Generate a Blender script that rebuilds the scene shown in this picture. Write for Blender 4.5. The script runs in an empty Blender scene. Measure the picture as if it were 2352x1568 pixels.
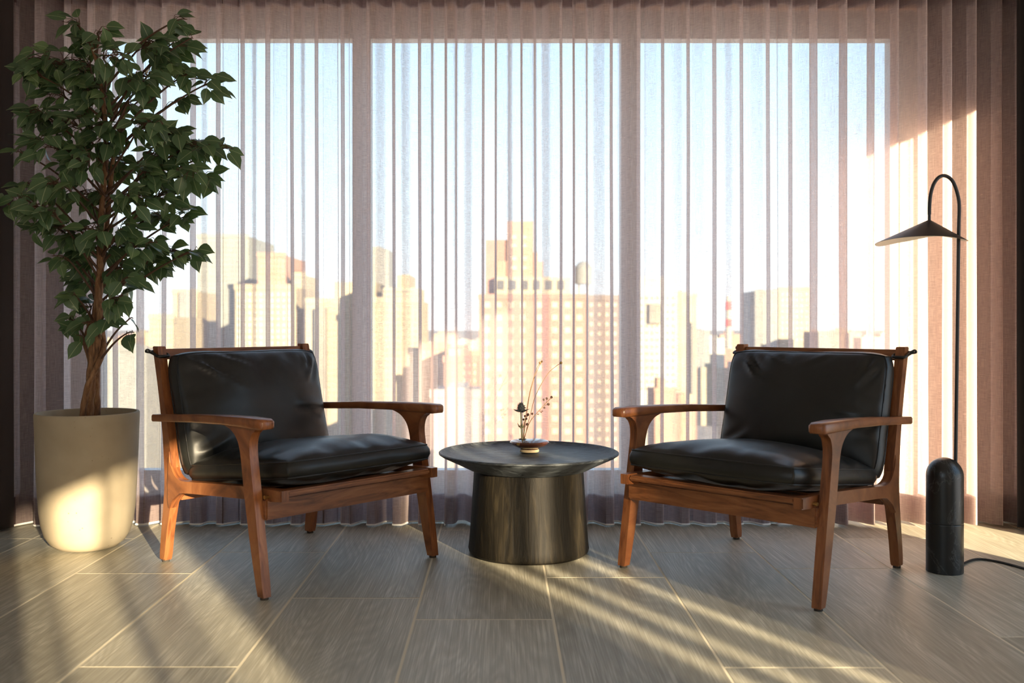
import bpy, bmesh, math, random
from mathutils import Vector, Matrix, noise
R = math.radians
random.seed(11)
S = bpy.context.scene
COL = S.collection

# ------------------------------------------------------------------ camera
# photograph frame 2352x1568; principal point (1150, 741), focal length 2227 px
F, CX, CY, CAM_H = 2227.0, 1150.0, 741.0, 0.855
cam = bpy.data.cameras.new('camera')
cam.sensor_width = 36.0
cam.lens = 36.0 * F / 2352.0
cam.shift_x = (1176 - CX) / 2352.0
cam.shift_y = -(784 - CY) / 2352.0
cam.clip_start, cam.clip_end = 0.05, 9000
cam.dof.use_dof = True
cam.dof.focus_distance = 3.55
cam.dof.aperture_fstop = 34.1 / 11.5
cam_o = bpy.data.objects.new('camera', cam)
COL.objects.link(cam_o)
cam_o.location = (0, 0, CAM_H)
cam_o.rotation_euler = (R(90), 0, 0)
S.camera = cam_o

# ------------------------------------------------------------------ world, sun, exposure
S.view_settings.view_transform = 'Standard'
S.view_settings.look = 'None'
S.view_settings.gamma = 1.0
S.view_settings.use_curve_mapping = False
S.view_settings.exposure = 0.95

world = bpy.data.worlds.new('sky')
S.world = world
world.use_nodes = True
wn = world.node_tree
wn.nodes.clear()
w_out = wn.nodes.new('ShaderNodeOutputWorld')
w_bg = wn.nodes.new('ShaderNodeBackground')
w_tc = wn.nodes.new('ShaderNodeTexCoord')
w_sep = wn.nodes.new('ShaderNodeSeparateXYZ')
w_rmp = wn.nodes.new('ShaderNodeValToRGB')
wn.links.new(w_tc.outputs['Generated'], w_sep.inputs[0])
wn.links.new(w_sep.outputs['Z'], w_rmp.inputs[0])
wn.links.new(w_rmp.outputs[0], w_bg.inputs['Color'])
wn.links.new(w_bg.outputs[0], w_out.inputs['Surface'])
cr = w_rmp.color_ramp
cr.elements[0].position = 0.0
cr.elements[0].color = (0.95, 0.93, 0.92, 1)
cr.elements[1].position = 1.0
cr.elements[1].color = (0.30, 0.50, 0.85, 1)
e = cr.elements.new(0.10); e.color = (0.74, 0.90, 1.0, 1)
e = cr.elements.new(0.30); e.color = (0.46, 0.72, 0.97, 1)
w_bg.inputs['Strength'].default_value = 1.22

SUN_EL = R(11.0)
SUN_AZ = R(27.3)                       # light travels towards -X, +Y (from behind the camera, right)
sun_dir = Vector((-math.sin(SUN_AZ) * math.cos(SUN_EL), math.cos(SUN_AZ) * math.cos(SUN_EL), -math.sin(SUN_EL)))
sun = bpy.data.lights.new('sun', 'SUN')
sun.energy = 20.0
sun.angle = R(0.55)
sun.color = (1.0, 0.82, 0.55)
sun_o = bpy.data.objects.new('sun', sun)
COL.objects.link(sun_o)
sun_o.location = (6, -8, 5)
sun_o.rotation_euler = sun_dir.to_track_quat('-Z', 'Y').to_euler()

# ------------------------------------------------------------------ helpers
def PX(px, py, d):
    """photo pixel at depth d (metres along +Y) -> world point"""
    return Vector(((px - CX) * d / F, d, CAM_H - (py - CY) * d / F))

def FLOOR(px, py):
    return PX(px, py, F * CAM_H / (py - CY))

def link(o, parent=None):
    COL.objects.link(o)
    if parent is not None:
        o.parent = parent
    return o

def mesh_obj(name, verts, faces, mat=None, parent=None, smooth=True, sharp=40):
    me = bpy.data.meshes.new(name)
    me.from_pydata([tuple(v) for v in verts], [], faces)
    me.update()
    return fin(name, me, mat, parent, smooth, sharp)

def fin(name, me, mat, parent, smooth=True, sharp=40):
    if smooth:
        me.polygons.foreach_set('use_smooth', [True] * len(me.polygons))
        if sharp:
            me.set_sharp_from_angle(angle=R(sharp))
    if mat is not None:
        me.materials.append(mat)
    return link(bpy.data.objects.new(name, me), parent)

def bm_obj(name, bm, mat=None, parent=None, smooth=True, sharp=40):
    bmesh.ops.recalc_face_normals(bm, faces=bm.faces[:])
    me = bpy.data.meshes.new(name)
    bm.to_mesh(me)
    bm.free()
    return fin(name, me, mat, parent, smooth, sharp)

def tag(o, label=None, cat=None, group=None, kind=None):
    if label: o['label'] = label
    if cat: o['category'] = cat
    if group: o['group'] = group
    if kind: o['kind'] = kind
    return o

def empty(name, loc, rz=0.0):
    o = bpy.data.objects.new(name, None)
    o.empty_display_size = 0.05
    o.location = loc
    o.rotation_euler = (0, 0, rz)
    return link(o)

def add_box(bm, x0, x1, y0, y1, z0, z1, bev=0.0):
    vs = [bm.verts.new(p) for p in ((x0, y0, z0), (x1, y0, z0), (x1, y1, z0), (x0, y1, z0),
                                    (x0, y0, z1), (x1, y0, z1), (x1, y1, z1), (x0, y1, z1))]
    fs = [bm.faces.new([vs[i] for i in q]) for q in
          ((0, 3, 2, 1), (4, 5, 6, 7), (0, 1, 5, 4), (1, 2, 6, 5), (2, 3, 7, 6), (3, 0, 4, 7))]
    if bev:
        es = list({e for f in fs for e in f.edges})
        bmesh.ops.bevel(bm, geom=es, offset=bev, segments=2, affect='EDGES', clamp_overlap=True)

def box_obj(name, x0, x1, y0, y1, z0, z1, mat, parent=None, bev=0.0):
    bm = bmesh.new()
    add_box(bm, x0, x1, y0, y1, z0, z1, bev)
    return bm_obj(name, bm, mat, parent, smooth=bev > 0)

def catmull(pts, n=6, closed=False):
    pts = [Vector(p) for p in pts]
    out = []
    m = len(pts)
    rng = range(m if closed else m - 1)
    for i in rng:
        if closed:
            p0, p1, p2, p3 = pts[(i - 1) % m], pts[i], pts[(i + 1) % m], pts[(i + 2) % m]
        else:
            p1, p2 = pts[i], pts[i + 1]
            p0 = pts[i - 1] if i > 0 else p1 * 2 - p2
            p3 = pts[i + 2] if i + 2 < m else p2 * 2 - p1
        for k in range(n):
            t = k / n
            out.append(0.5 * ((2 * p1) + (p2 - p0) * t + (2 * p0 - 5 * p1 + 4 * p2 - p3) * t * t
                              + (3 * p1 - p0 - 3 * p2 + p3) * t ** 3))
    if not closed:
        out.append(pts[-1])
    return out

def add_tube(bm, pts, rad, seg=8, closed=False, cap=True):
    """rad: number or list (one per point)"""
    pts = [Vector(p) for p in pts]
    n = len(pts)
    rr = rad if isinstance(rad, (list, tuple)) else [rad] * n
    rings = []
    up = Vector((0, 0, 1))
    prev = None
    for i, p in enumerate(pts):
        a = pts[(i - 1) % n] if (closed or i > 0) else p
        b = pts[(i + 1) % n] if (closed or i < n - 1) else p
        t = (b - a)
        t = t.normalized() if t.length > 1e-9 else Vector((0, 0, 1))
        if prev is None:
            u = t.cross(up)
            if u.length < 1e-3:
                u = t.cross(Vector((1, 0, 0)))
            u.normalize()
        else:
            u = prev - t * prev.dot(t)
            u = u.normalized() if u.length > 1e-6 else t.orthogonal().normalized()
        prev = u
        v = t.cross(u)
        rings.append([bm.verts.new(p + (u * math.cos(2 * math.pi * k / seg) + v * math.sin(2 * math.pi * k / seg)) * rr[i]) for k in range(seg)])
    cnt = n if closed else n - 1
    for i in range(cnt):
        A, B = rings[i], rings[(i + 1) % n]
        for k in range(seg):
            bm.faces.new((A[k], A[(k + 1) % seg], B[(k + 1) % seg], B[k]))
    if cap and not closed:
        bm.faces.new(rings[0][::-1])
        bm.faces.new(rings[-1])

def tube_obj(name, pts, rad, mat, parent=None, seg=8, closed=False):
    bm = bmesh.new()
    add_tube(bm, pts, rad, seg, closed)
    return bm_obj(name, bm, mat, parent, True, 60)

def add_lathe(bm, prof, seg=64, c=(0, 0, 0)):
    rings = []
    for r, z in prof:
        if r < 1e-6:
            rings.append([bm.verts.new((c[0], c[1], c[2] + z))])
        else:
            rings.append([bm.verts.new((c[0] + r * math.cos(2 * math.pi * k / seg), c[1] + r * math.sin(2 * math.pi * k / seg), c[2] + z)) for k in range(seg)])
    for A, B in zip(rings, rings[1:]):
        if len(A) == 1 and len(B) == 1:
            continue
        for k in range(seg):
            k2 = (k + 1) % seg
            if len(A) == 1:
                bm.faces.new((A[0], B[k], B[k2]))
            elif len(B) == 1:
                bm.faces.new((A[k], A[k2], B[0]))
            else:
                bm.faces.new((A[k], A[k2], B[k2], B[k]))

def lathe_obj(name, prof, mat, parent=None, seg=64, c=(0, 0, 0), sharp=35):
    bm = bmesh.new()
    add_lathe(bm, prof, seg, c)
    return bm_obj(name, bm, mat, parent, True, sharp)

def add_prism(bm, outline, x0, x1, bev=0.005, shear=0.0):
    """outline in the (y, z) plane, extruded along x"""
    a = [bm.verts.new((x0, p[0], p[1])) for p in outline]
    b = [bm.verts.new((x1, p[0], p[1])) for p in outline]
    n = len(outline)
    f0 = bm.faces.new(a)
    f1 = bm.faces.new(b[::-1])
    for i in range(n):
        j = (i + 1) % n
        bm.faces.new((a[i], b[i], b[j], a[j]))
    if bev:
        es = list(f0.edges) + list(f1.edges)
        bmesh.ops.bevel(bm, geom=es, offset=bev, segments=2, affect='EDGES', clamp_overlap=True)

def prism_obj(name, outline, x0, x1, mat, parent=None, bev=0.005):
    bm = bmesh.new()
    add_prism(bm, outline, x0, x1, bev)
    return bm_obj(name, bm, mat, parent, True, 35)

# ------------------------------------------------------------------ materials
def new_mat(name):
    m = bpy.data.materials.new(name)
    m.use_nodes = True
    nt = m.node_tree
    nt.nodes.clear()
    out = nt.nodes.new('ShaderNodeOutputMaterial')
    return m, nt, out

def nd(nt, typ, props=None, **ins):
    n = nt.nodes.new(typ)
    for k, v in (props or {}).items():
        setattr(n, k, v)
    for k, v in ins.items():
        key = k.replace('_', ' ')
        sock = n.inputs[int(key[1:])] if key[0] == 'i' and key[1:].isdigit() else n.inputs[key]
        if isinstance(v, bpy.types.NodeSocket):
            nt.links.new(v, sock)
        else:
            sock.default_value = v
    return n

def rgba(c):
    return (c[0], c[1], c[2], 1.0)

def ramp(nt, fac, stops):
    n = nt.nodes.new('ShaderNodeValToRGB')
    nt.links.new(fac, n.inputs[0])
    els = n.color_ramp.elements
    els[0].position, els[0].color = stops[0][0], rgba(stops[0][1])
    els[1].position, els[1].color = stops[-1][0], rgba(stops[-1][1])
    for p, c in stops[1:-1]:
        x = els.new(p)
        x.color = rgba(c)
    return n.outputs[0]

def principled(nt, out, **kw):
    b = nd(nt, 'ShaderNodeBsdfPrincipled', **kw)
    nt.links.new(b.outputs[0], out.inputs['Surface'])
    return b

def coords(nt, scale=(1, 1, 1), kind='Object', rnd=False, rot=(0, 0, 0)):
    tc = nt.nodes.new('ShaderNodeTexCoord')
    v = tc.outputs[kind]
    if rnd:
        oi = nt.nodes.new('ShaderNodeObjectInfo')
        mul = nd(nt, 'ShaderNodeVectorMath', {'operation': 'SCALE'}, i0=(37.0, 91.0, 53.0))
        nt.links.new(oi.outputs['Random'], mul.inputs['Scale'])
        v = nd(nt, 'ShaderNodeVectorMath', {'operation': 'ADD'}, i0=v, i1=mul.outputs[0]).outputs[0]
    return nd(nt, 'ShaderNodeMapping', Vector=v, Scale=scale, Rotation=rot).outputs[0]

def simple(name, col, rough=0.5, metal=0.0, bump=0.0, bscale=200, spec=0.5, var=0.0, vscale=8, coat=0.0):
    m, nt, out = new_mat(name)
    kw = dict(Roughness=rough, Metallic=metal, Specular_IOR_Level=spec, Base_Color=rgba(col), Coat_Weight=coat)
    if var:
        nz = nd(nt, 'ShaderNodeTexNoise', Vector=coords(nt), Scale=vscale, Detail=5)
        kw['Base_Color'] = ramp(nt, nz.outputs[0], [(0.3, [c * (1 - var) for c in col]), (0.7, [min(1, c * (1 + var)) for c in col])])
    if bump:
        nz = nd(nt, 'ShaderNodeTexNoise', Vector=coords(nt), Scale=bscale, Detail=4)
        kw['Normal'] = nd(nt, 'ShaderNodeBump', Height=nz.outputs[0], Strength=bump, Distance=0.002).outputs[0]
    principled(nt, out, **kw)
    return m

def wood(name, dark, mid, light, stretch=(14, 1.2, 14), rough=0.38, bump=0.15, scale=3.0, dist=1.2, rnd=True, spec=0.5):
    m, nt, out = new_mat(name)
    v = coords(nt, stretch, rnd=rnd)
    n1 = nd(nt, 'ShaderNodeTexNoise', Vector=v, Scale=scale, Detail=7, Roughness=0.62, Distortion=dist)
    c = ramp(nt, n1.outputs[0], [(0.28, dark), (0.5, mid), (0.74, light)])
    b = nd(nt, 'ShaderNodeBump', Height=n1.outputs[0], Strength=bump, Distance=0.006 if bump >= 0.6 else 0.002)
    principled(nt, out, Base_Color=c, Roughness=rough, Normal=b.outputs[0], Specular_IOR_Level=spec)
    return m

M = {}
M['walnut'] = wood('walnut', (0.085, 0.026, 0.010), (0.235, 0.080, 0.026), (0.36, 0.145, 0.052), (22, 3.0, 3.0), 0.34, 0.10, 2.2)
M['walnut_x'] = wood('walnut_across', (0.085, 0.026, 0.010), (0.25, 0.09, 0.030), (0.38, 0.155, 0.058), (2.2, 16, 16), 0.36, 0.10, 2.2)
M['table_top'] = wood('black_oak_top', (0.008, 0.010, 0.012), (0.034, 0.040, 0.046), (0.10, 0.112, 0.122), (2.6, 9, 9), 0.45, 1.0, 3.6, 3.2, False)
M['table_base'] = wood('black_oak_base', (0.003, 0.0025, 0.0016), (0.009, 0.007, 0.0042), (0.026, 0.020, 0.011), (9, 9, 0.9), 0.6, 0.6, 3.4, 1.4, False, 0.2)
M['black_metal'] = simple('black_metal', (0.018, 0.014, 0.012), 0.42, 0.0, 0.05, 600)
M['cable'] = simple('black_cable', (0.012, 0.012, 0.012), 0.6)
M['shade_in'] = simple('cream_lacquer', (0.78, 0.70, 0.54), 0.5)
M['brass'] = simple('brass', (0.55, 0.38, 0.14), 0.3, 1.0)
M['pad'] = simple('felt_pad', (0.05, 0.04, 0.03), 0.9)
M['seam'] = simple('black_piping', (0.010, 0.010, 0.010), 0.5)
M['thread'] = simple('grey_thread', (0.10, 0.10, 0.09), 0.7)

def leather():
    m, nt, out = new_mat('black_leather')
    v = coords(nt, rnd=True)
    big = nd(nt, 'ShaderNodeTexNoise', Vector=v, Scale=5.0, Detail=4, Roughness=0.55, Distortion=0.6)
    fine = nd(nt, 'ShaderNodeTexVoronoi', Vector=v, Scale=650)
    c = ramp(nt, big.outputs[0], [(0.3, (0.0085, 0.0085, 0.0075)), (0.7, (0.016, 0.0165, 0.0145))])
    rg = nd(nt, 'ShaderNodeMapRange', Value=big.outputs[0], i1=0.25, i2=0.75, i3=0.30, i4=0.44)
    b1 = nd(nt, 'ShaderNodeBump', Height=big.outputs[0], Strength=0.22, Distance=0.012)
    b2 = nd(nt, 'ShaderNodeBump', Height=fine.outputs['Distance'], Strength=0.10, Distance=0.0006, Normal=b1.outputs[0])
    principled(nt, out, Base_Color=c, Roughness=rg.outputs[0], Normal=b2.outputs[0], Specular_IOR_Level=0.42)
    return m
M['leather'] = leather()

def tile_mat():
    m, nt, out = new_mat('oak_look_tile')
    v = coords(nt, (7.0, 0.75, 1), rnd=True)
    n1 = nd(nt, 'ShaderNodeTexNoise', Vector=v, Scale=2.6, Detail=6, Roughness=0.6, Distortion=1.3)
    v2 = coords(nt, (110, 1.0, 1), rnd=True)
    n2 = nd(nt, 'ShaderNodeTexNoise', Vector=v2, Scale=3.0, Detail=5, Roughness=0.65, Distortion=0.15)
    # cathedral figure: contour lines of a stretched noise field
    v3 = coords(nt, (4.2, 0.55, 1), rnd=True)
    n3 = nd(nt, 'ShaderNodeTexNoise', Vector=v3, Scale=1.1, Detail=1.5, Distortion=0.25)
    mu = nd(nt, 'ShaderNodeMath', {'operation': 'MULTIPLY'}, i0=n3.outputs[0], i1=34.0)
    fr = nd(nt, 'ShaderNodeMath', {'operation': 'PINGPONG'}, i0=mu.outputs[0], i1=0.5)
    a1 = nd(nt, 'ShaderNodeMath', {'operation': 'MULTIPLY_ADD'}, i0=fr.outputs[0], i1=0.20, i2=nd(nt, 'ShaderNodeMath', {'operation': 'MULTIPLY_ADD'}, i0=n2.outputs[0], i1=0.9, i2=0.12).outputs[0])
    a2 = nd(nt, 'ShaderNodeMath', {'operation': 'MULTIPLY_ADD'}, i0=n1.outputs[0], i1=0.45, i2=a1.outputs[0])
    c = ramp(nt, a2.outputs[0], [(0.55, (0.235, 0.212, 0.158)), (0.88, (0.37, 0.345, 0.268)), (1.2, (0.51, 0.482, 0.39))])
    oi = nt.nodes.new('ShaderNodeObjectInfo')
    hv = nd(nt, 'ShaderNodeMapRange', Value=oi.outputs['Random'], i3=0.88, i4=1.12)
    hsv = nd(nt, 'ShaderNodeHueSaturation', Color=c, Value=hv.outputs[0])
    b = nd(nt, 'ShaderNodeBump', Height=a2.outputs[0], Strength=0.15, Distance=0.0012)
    rg = nd(nt, 'ShaderNodeMapRange', Value=n2.outputs[0], i1=0.3, i2=0.7, i3=0.52, i4=0.40)
    principled(nt, out, Base_Color=hsv.outputs[0], Roughness=rg.outputs[0], Normal=b.outputs[0], Specular_IOR_Level=0.4)
    return m
M['tile'] = tile_mat()
M['grout'] = simple('cream_grout', (0.66, 0.59, 0.44), 0.9, 0, 0.2, 300)
M['wall'] = simple('warm_plaster', (0.74, 0.68, 0.61), 0.85, 0, 0.05, 60)
M['wall_dark'] = simple('taupe_plaster', (0.16, 0.12, 0.10), 0.85, 0, 0.05, 60)
M['ceiling'] = simple('ceiling_paint', (0.75, 0.71, 0.66), 0.9)
M['frame'] = simple('window_frame_paint', (0.62, 0.60, 0.58), 0.45)
M['lintel'] = simple('lintel_paint', (0.80, 0.50, 0.33), 0.7)
M['concrete'] = simple('bare_concrete', (0.35, 0.34, 0.33), 0.9, 0, 0.2, 40)

def glass_mat():
    m, nt, out = new_mat('window_glass')
    t = nd(nt, 'ShaderNodeBsdfTransparent', Color=(0.97, 0.985, 0.98, 1))
    g = nd(nt, 'ShaderNodeBsdfGlossy', Roughness=0.02)
    mx = nd(nt, 'ShaderNodeMixShader', i0=0.03, i1=t.outputs[0], i2=g.outputs[0])
    nt.links.new(mx.outputs[0], out.inputs['Surface'])
    return m
M['glass'] = glass_mat()

def sheer(name, col, openness):
    """thin woven voile: gaps between threads let light straight through (fewer at a slant), threads scatter it"""
    m, nt, out = new_mat(name)
    uv = nt.nodes.new('ShaderNodeUVMap')
    mp = nd(nt, 'ShaderNodeMapping', Vector=uv.outputs[0], Scale=(26, 420, 1))
    weft = nd(nt, 'ShaderNodeTexNoise', Vector=mp.outputs[0], Scale=1.0, Detail=3, Roughness=0.6)
    mp2 = nd(nt, 'ShaderNodeMapping', Vector=uv.outputs[0], Scale=(420, 14, 1))
    warp = nd(nt, 'ShaderNodeTexNoise', Vector=mp2.outputs[0], Scale=1.0, Detail=3, Roughness=0.6)
    mp3 = nd(nt, 'ShaderNodeMapping', Vector=uv.outputs[0], Scale=(38, 300, 1))
    slub = nd(nt, 'ShaderNodeTexNoise', Vector=mp3.outputs[0], Scale=1.0, Detail=1, Distortion=0.4)
    sl = nd(nt, 'ShaderNodeMapRange', Value=slub.outputs[0], i1=0.70, i2=0.80, i3=1.0, i4=0.45)
    add = nd(nt, 'ShaderNodeMath', {'operation': 'ADD'}, i0=weft.outputs[0], i1=warp.outputs[0])
    t0 = nd(nt, 'ShaderNodeMapRange', Value=add.outputs[0], i1=0.75, i2=1.25, i3=openness - 0.13, i4=openness + 0.13)
    t1 = nd(nt, 'ShaderNodeMath', {'operation': 'MULTIPLY'}, i0=t0.outputs[0], i1=sl.outputs[0])
    lw = nd(nt, 'ShaderNodeLayerWeight', Blend=0.5)
    cosn = nd(nt, 'ShaderNodeMath', {'operation': 'SUBTRACT'}, i0=1.0, i1=lw.outputs['Facing'])
    cmx = nd(nt, 'ShaderNodeMath', {'operation': 'MAXIMUM'}, i0=cosn.outputs[0], i1=0.08)
    inv = nd(nt, 'ShaderNodeMath', {'operation': 'DIVIDE'}, i0=1.0, i1=cmx.outputs[0])
    tp = nd(nt, 'ShaderNodeMath', {'operation': 'POWER'}, i0=t1.outputs[0], i1=inv.outputs[0])
    df = nd(nt, 'ShaderNodeBsdfDiffuse', Color=rgba(col))
    tl = nd(nt, 'ShaderNodeBsdfTranslucent', Color=rgba(col))
    mx = nd(nt, 'ShaderNodeMixShader', i0=0.70, i1=df.outputs[0], i2=tl.outputs[0])
    tr = nd(nt, 'ShaderNodeBsdfTransparent')
    mf = nd(nt, 'ShaderNodeMixShader', i0=tp.outputs[0], i1=mx.outputs[0], i2=tr.outputs[0])
    nt.links.new(mf.outputs[0], out.inputs['Surface'])
    return m
M['sheer'] = sheer('mauve_voile', (0.76, 0.63, 0.60), 0.55)
M['fine_sheer'] = sheer('fine_voile', (0.72, 0.60, 0.57), 0.80)
M['hem'] = sheer('mauve_voile_hem', (0.24, 0.165, 0.165), 0.12)
M['cord'] = simple('white_cord', (0.92, 0.92, 0.90), 0.5)

def pot_mat():
    m, nt, out = new_mat('sand_concrete')
    v = coords(nt)
    n1 = nd(nt, 'ShaderNodeTexNoise', Vector=v, Scale=6, Detail=5)
    vo = nd(nt, 'ShaderNodeTexVoronoi', Vector=v, Scale=46, Randomness=1.0)
    n2 = nd(nt, 'ShaderNodeTexNoise', Vector=v, Scale=9, Detail=2)
    thr = nd(nt, 'ShaderNodeMapRange', Value=n2.outputs[0], i1=0.45, i2=0.75, i3=0.02, i4=0.17)
    pit = nd(nt, 'ShaderNodeMath', {'operation': 'LESS_THAN'}, i0=vo.outputs['Distance'], i1=thr.outputs[0])
    c = ramp(nt, n1.outputs[0], [(0.3, (0.37, 0.31, 0.215)), (0.7, (0.46, 0.395, 0.285))])
    c2 = nd(nt, 'ShaderNodeMix', {'data_type': 'RGBA'}, Factor=pit.outputs[0])
    nt.links.new(c, c2.inputs['A'])
    c2.inputs['B'].default_value = (0.26, 0.21, 0.14, 1)
    inv = nd(nt, 'ShaderNodeMath', {'operation': 'SUBTRACT'}, i0=1.0, i1=pit.outputs[0])
    b = nd(nt, 'ShaderNodeBump', Height=inv.outputs[0], Strength=0.6, Distance=0.002)
    principled(nt, out, Base_Color=c2.outputs['Result'], Roughness=0.75, Normal=b.outputs[0], Specular_IOR_Level=0.3)
    return m
M['pot'] = pot_mat()
M['soil'] = simple('dark_soil', (0.05, 0.035, 0.022), 0.95, 0, 1.0, 60)

def leaf_mat():
    m, nt, out = new_mat('ficus_leaf')
    uv = nt.nodes.new('ShaderNodeUVMap')
    sp = nd(nt, 'ShaderNodeSeparateXYZ', Vector=uv.outputs[0])
    ax = nd(nt, 'ShaderNodeMath', {'operation': 'ABSOLUTE'}, i0=sp.outputs[0])
    rib = nd(nt, 'ShaderNodeMath', {'operation': 'LESS_THAN'}, i0=ax.outputs[0], i1=0.045)
    vv = nd(nt, 'ShaderNodeMath', {'operation': 'MULTIPLY_ADD'}, i0=ax.outputs[0], i1=-0.55, i2=sp.outputs[1])
    vm = nd(nt, 'ShaderNodeMath', {'operation': 'MULTIPLY'}, i0=vv.outputs[0], i1=11.0)
    pp = nd(nt, 'ShaderNodeMath', {'operation': 'PINGPONG'}, i0=vm.outputs[0], i1=0.5)
    vein = nd(nt, 'ShaderNodeMath', {'operation': 'LESS_THAN'}, i0=pp.outputs[0], i1=0.07)
    vf = nd(nt, 'ShaderNodeMath', {'operation': 'MULTIPLY'}, i0=vein.outputs[0], i1=0.35)
    mxv = nd(nt, 'ShaderNodeMath', {'operation': 'MAXIMUM'}, i0=rib.outputs[0], i1=vf.outputs[0])
    geo = nt.nodes.new('ShaderNodeNewGeometry')
    c = ramp(nt, geo.outputs['Random Per Island'], [(0.0, (0.040, 0.082, 0.040)), (0.6, (0.085, 0.160, 0.070)), (1.0, (0.17, 0.27, 0.10))])
    c2 = nd(nt, 'ShaderNodeMix', {'data_type': 'RGBA'}, Factor=mxv.outputs[0])
    nt.links.new(c, c2.inputs['A'])
    c2.inputs['B'].default_value = (0.36, 0.42, 0.22, 1)
    p = nd(nt, 'ShaderNodeBsdfPrincipled', Base_Color=c2.outputs['Result'], Roughness=0.38, Specular_IOR_Level=0.5)
    t = nd(nt, 'ShaderNodeBsdfTranslucent', Color=(0.10, 0.16, 0.03, 1))
    mx = nd(nt, 'ShaderNodeMixShader', i0=0.18, i1=p.outputs[0], i2=t.outputs[0])
    nt.links.new(mx.outputs[0], out.inputs['Surface'])
    return m
M['leaf'] = leaf_mat()
M['bark'] = wood('ficus_bark', (0.06, 0.028, 0.014), (0.26, 0.13, 0.060), (0.46, 0.27, 0.14), (18, 18, 5), 0.8, 0.9, 2.4)
M['twig'] = simple('ficus_twig', (0.11, 0.055, 0.030), 0.7)

# ------------------------------------------------------------------ room
CURT_Y = 4.10
WIN_Y = 4.36
X_R, X_L, Y_B, CEIL = 2.45, -2.45, -6.0, 2.62

floor = box_obj('floor', X_L - 0.2, X_R + 0.2, Y_B - 0.2, WIN_Y + 0.25, -0.12, -0.0005, M['grout'])
tag(floor, 'grey brown wood-look tiles in a staggered layout with pale joints', 'floor', kind='structure')
TW, TL, X0 = 0.401, 1.205, -0.249
tile_bm = bmesh.new()
g = 0.0030
add_box(tile_bm, -TW / 2 + g, TW / 2 - g, -TL / 2 + g, TL / 2 - g, -0.03, 0.0, 0.0010)
tile_me_o = bm_obj('tile', tile_bm, M['tile'], floor)
tile_me = tile_me_o.data
joint = {-5: 3.84, -4: 3.84, -3: 3.306, -2: 3.613, -1: 3.013, 0: 2.796, 1: 3.255, 2: 3.609, 3: 3.376, 4: 2.641, 5: 3.10, 6: 3.5, -6: 3.2}
first = True
for c in range(-6, 7):
    xc = X0 + TW * (c + 0.5)
    if xc - TW / 2 < X_L - 0.2 or xc + TW / 2 > X_R + 0.2:
        continue
    y = joint[c] + 0.5 * TL
    while y + TL / 2 < WIN_Y + 0.1:
        y += TL
    while y > Y_B - 0.1:
        if y - TL / 2 < WIN_Y + 0.02:
            o = tile_me_o if first else link(bpy.data.objects.new('tile', tile_me), floor)
            first = False
            o.location = (xc, y, 0)
        y -= TL

def struct(o, label, cat):
    return tag(o, label, cat, kind='structure')

WT = 0.22     # wall thickness
WF = WIN_Y    # inner face of the window wall
def xpx(px, d=WIN_Y):
    return (px - CX) * d / F
def zpx(py, d=WIN_Y):
    return CAM_H - (py - CY) * d / F
gx = [(xpx(228), xpx(808)), (xpx(850), xpx(1428)), (xpx(1470), xpx(2050))]
gz0, gz1 = zpx(1081), zpx(86)
ox0, ox1 = xpx(150), xpx(2132)      # opening in the wall
oz0, oz1 = gz0 - 0.115, zpx(20)
bm = bmesh.new()
add_box(bm, X_L - WT, ox0, WF, WF + WT, -0.1, CEIL)
add_box(bm, ox1, X_R + WT, WF, WF + WT, -0.1, CEIL)
add_box(bm, ox0, ox1, WF, WF + WT, -0.1, oz0)
wall_back = struct(bm_obj('wall_back', bm, M['wall_dark'], None, False), 'dark plaster wall around the windows behind the sheer curtain', 'wall')
bm = bmesh.new()
add_box(bm, ox0, ox1, WF, WF + WT, oz1, CEIL)
struct(bm_obj('trim_1', bm, M['lintel'], None, False), 'brown lintel above the windows behind the sheer curtain', 'lintel')
bm = bmesh.new()
add_box(bm, X_L - WT, X_L, Y_B, -5.3, -0.1, CEIL)
add_box(bm, X_L - WT, X_L, -0.6, WF, -0.1, CEIL)
add_box(bm, X_L - WT, X_L, -5.3, -0.6, -0.1, 0.25)  # wide opening behind the camera, added to let in fill light
add_box(bm, X_L - WT, X_L, -5.3, -0.6, 2.42, CEIL)
struct(bm_obj('wall_left', bm, M['wall'], None, False), 'plaster wall with an opening added for fill light on the left of the room', 'wall')
box = box_obj('wall_rear', X_L - WT, X_R + WT, Y_B - WT, Y_B, -0.1, CEIL, M['wall'])
struct(box, 'plain plaster wall behind the camera', 'wall')
box = box_obj('ceiling', X_L - WT, X_R + WT, Y_B - WT, WF + WT, CEIL, CEIL + 0.2, M['ceiling'])
struct(box, 'pale painted ceiling above the room', 'ceiling')

# right wall with tall windows whose low sun falls across the floor
HEAD = 2.03
opens = [(1.92, 3.24), (-1.98, -0.44), (-5.0, -3.18)]
bm = bmesh.new()
ys = [Y_B]
for a, b in sorted(opens):
    ys += [a, b]
ys.append(WF)
for i in range(0, len(ys), 2):
    add_box(bm, X_R, X_R + WT, ys[i], ys[i + 1], -0.1, CEIL)
for a, b in opens:
    add_box(bm, X_R, X_R + WT, a, b, HEAD, CEIL)
struct(bm_obj('wall_right', bm, M['wall'], None, False), 'plaster wall with tall window openings on the right', 'wall')
for i, (a, b) in enumerate(opens):
    bm = bmesh.new()
    t = 0.035
    add_box(bm, X_R + 0.08, X_R + 0.14, a, a + t, 0, HEAD)
    add_box(bm, X_R + 0.08, X_R + 0.14, b - t, b, 0, HEAD)
    add_box(bm, X_R + 0.08, X_R + 0.14, a + t, b - t, HEAD - t, HEAD)
    struct(bm_obj('window_%d' % (i + 4), bm, M['frame'], None, False), 'white frame of the tall right-hand window number %s from the corner' % ('one', 'two', 'three')[i], 'window')
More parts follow.
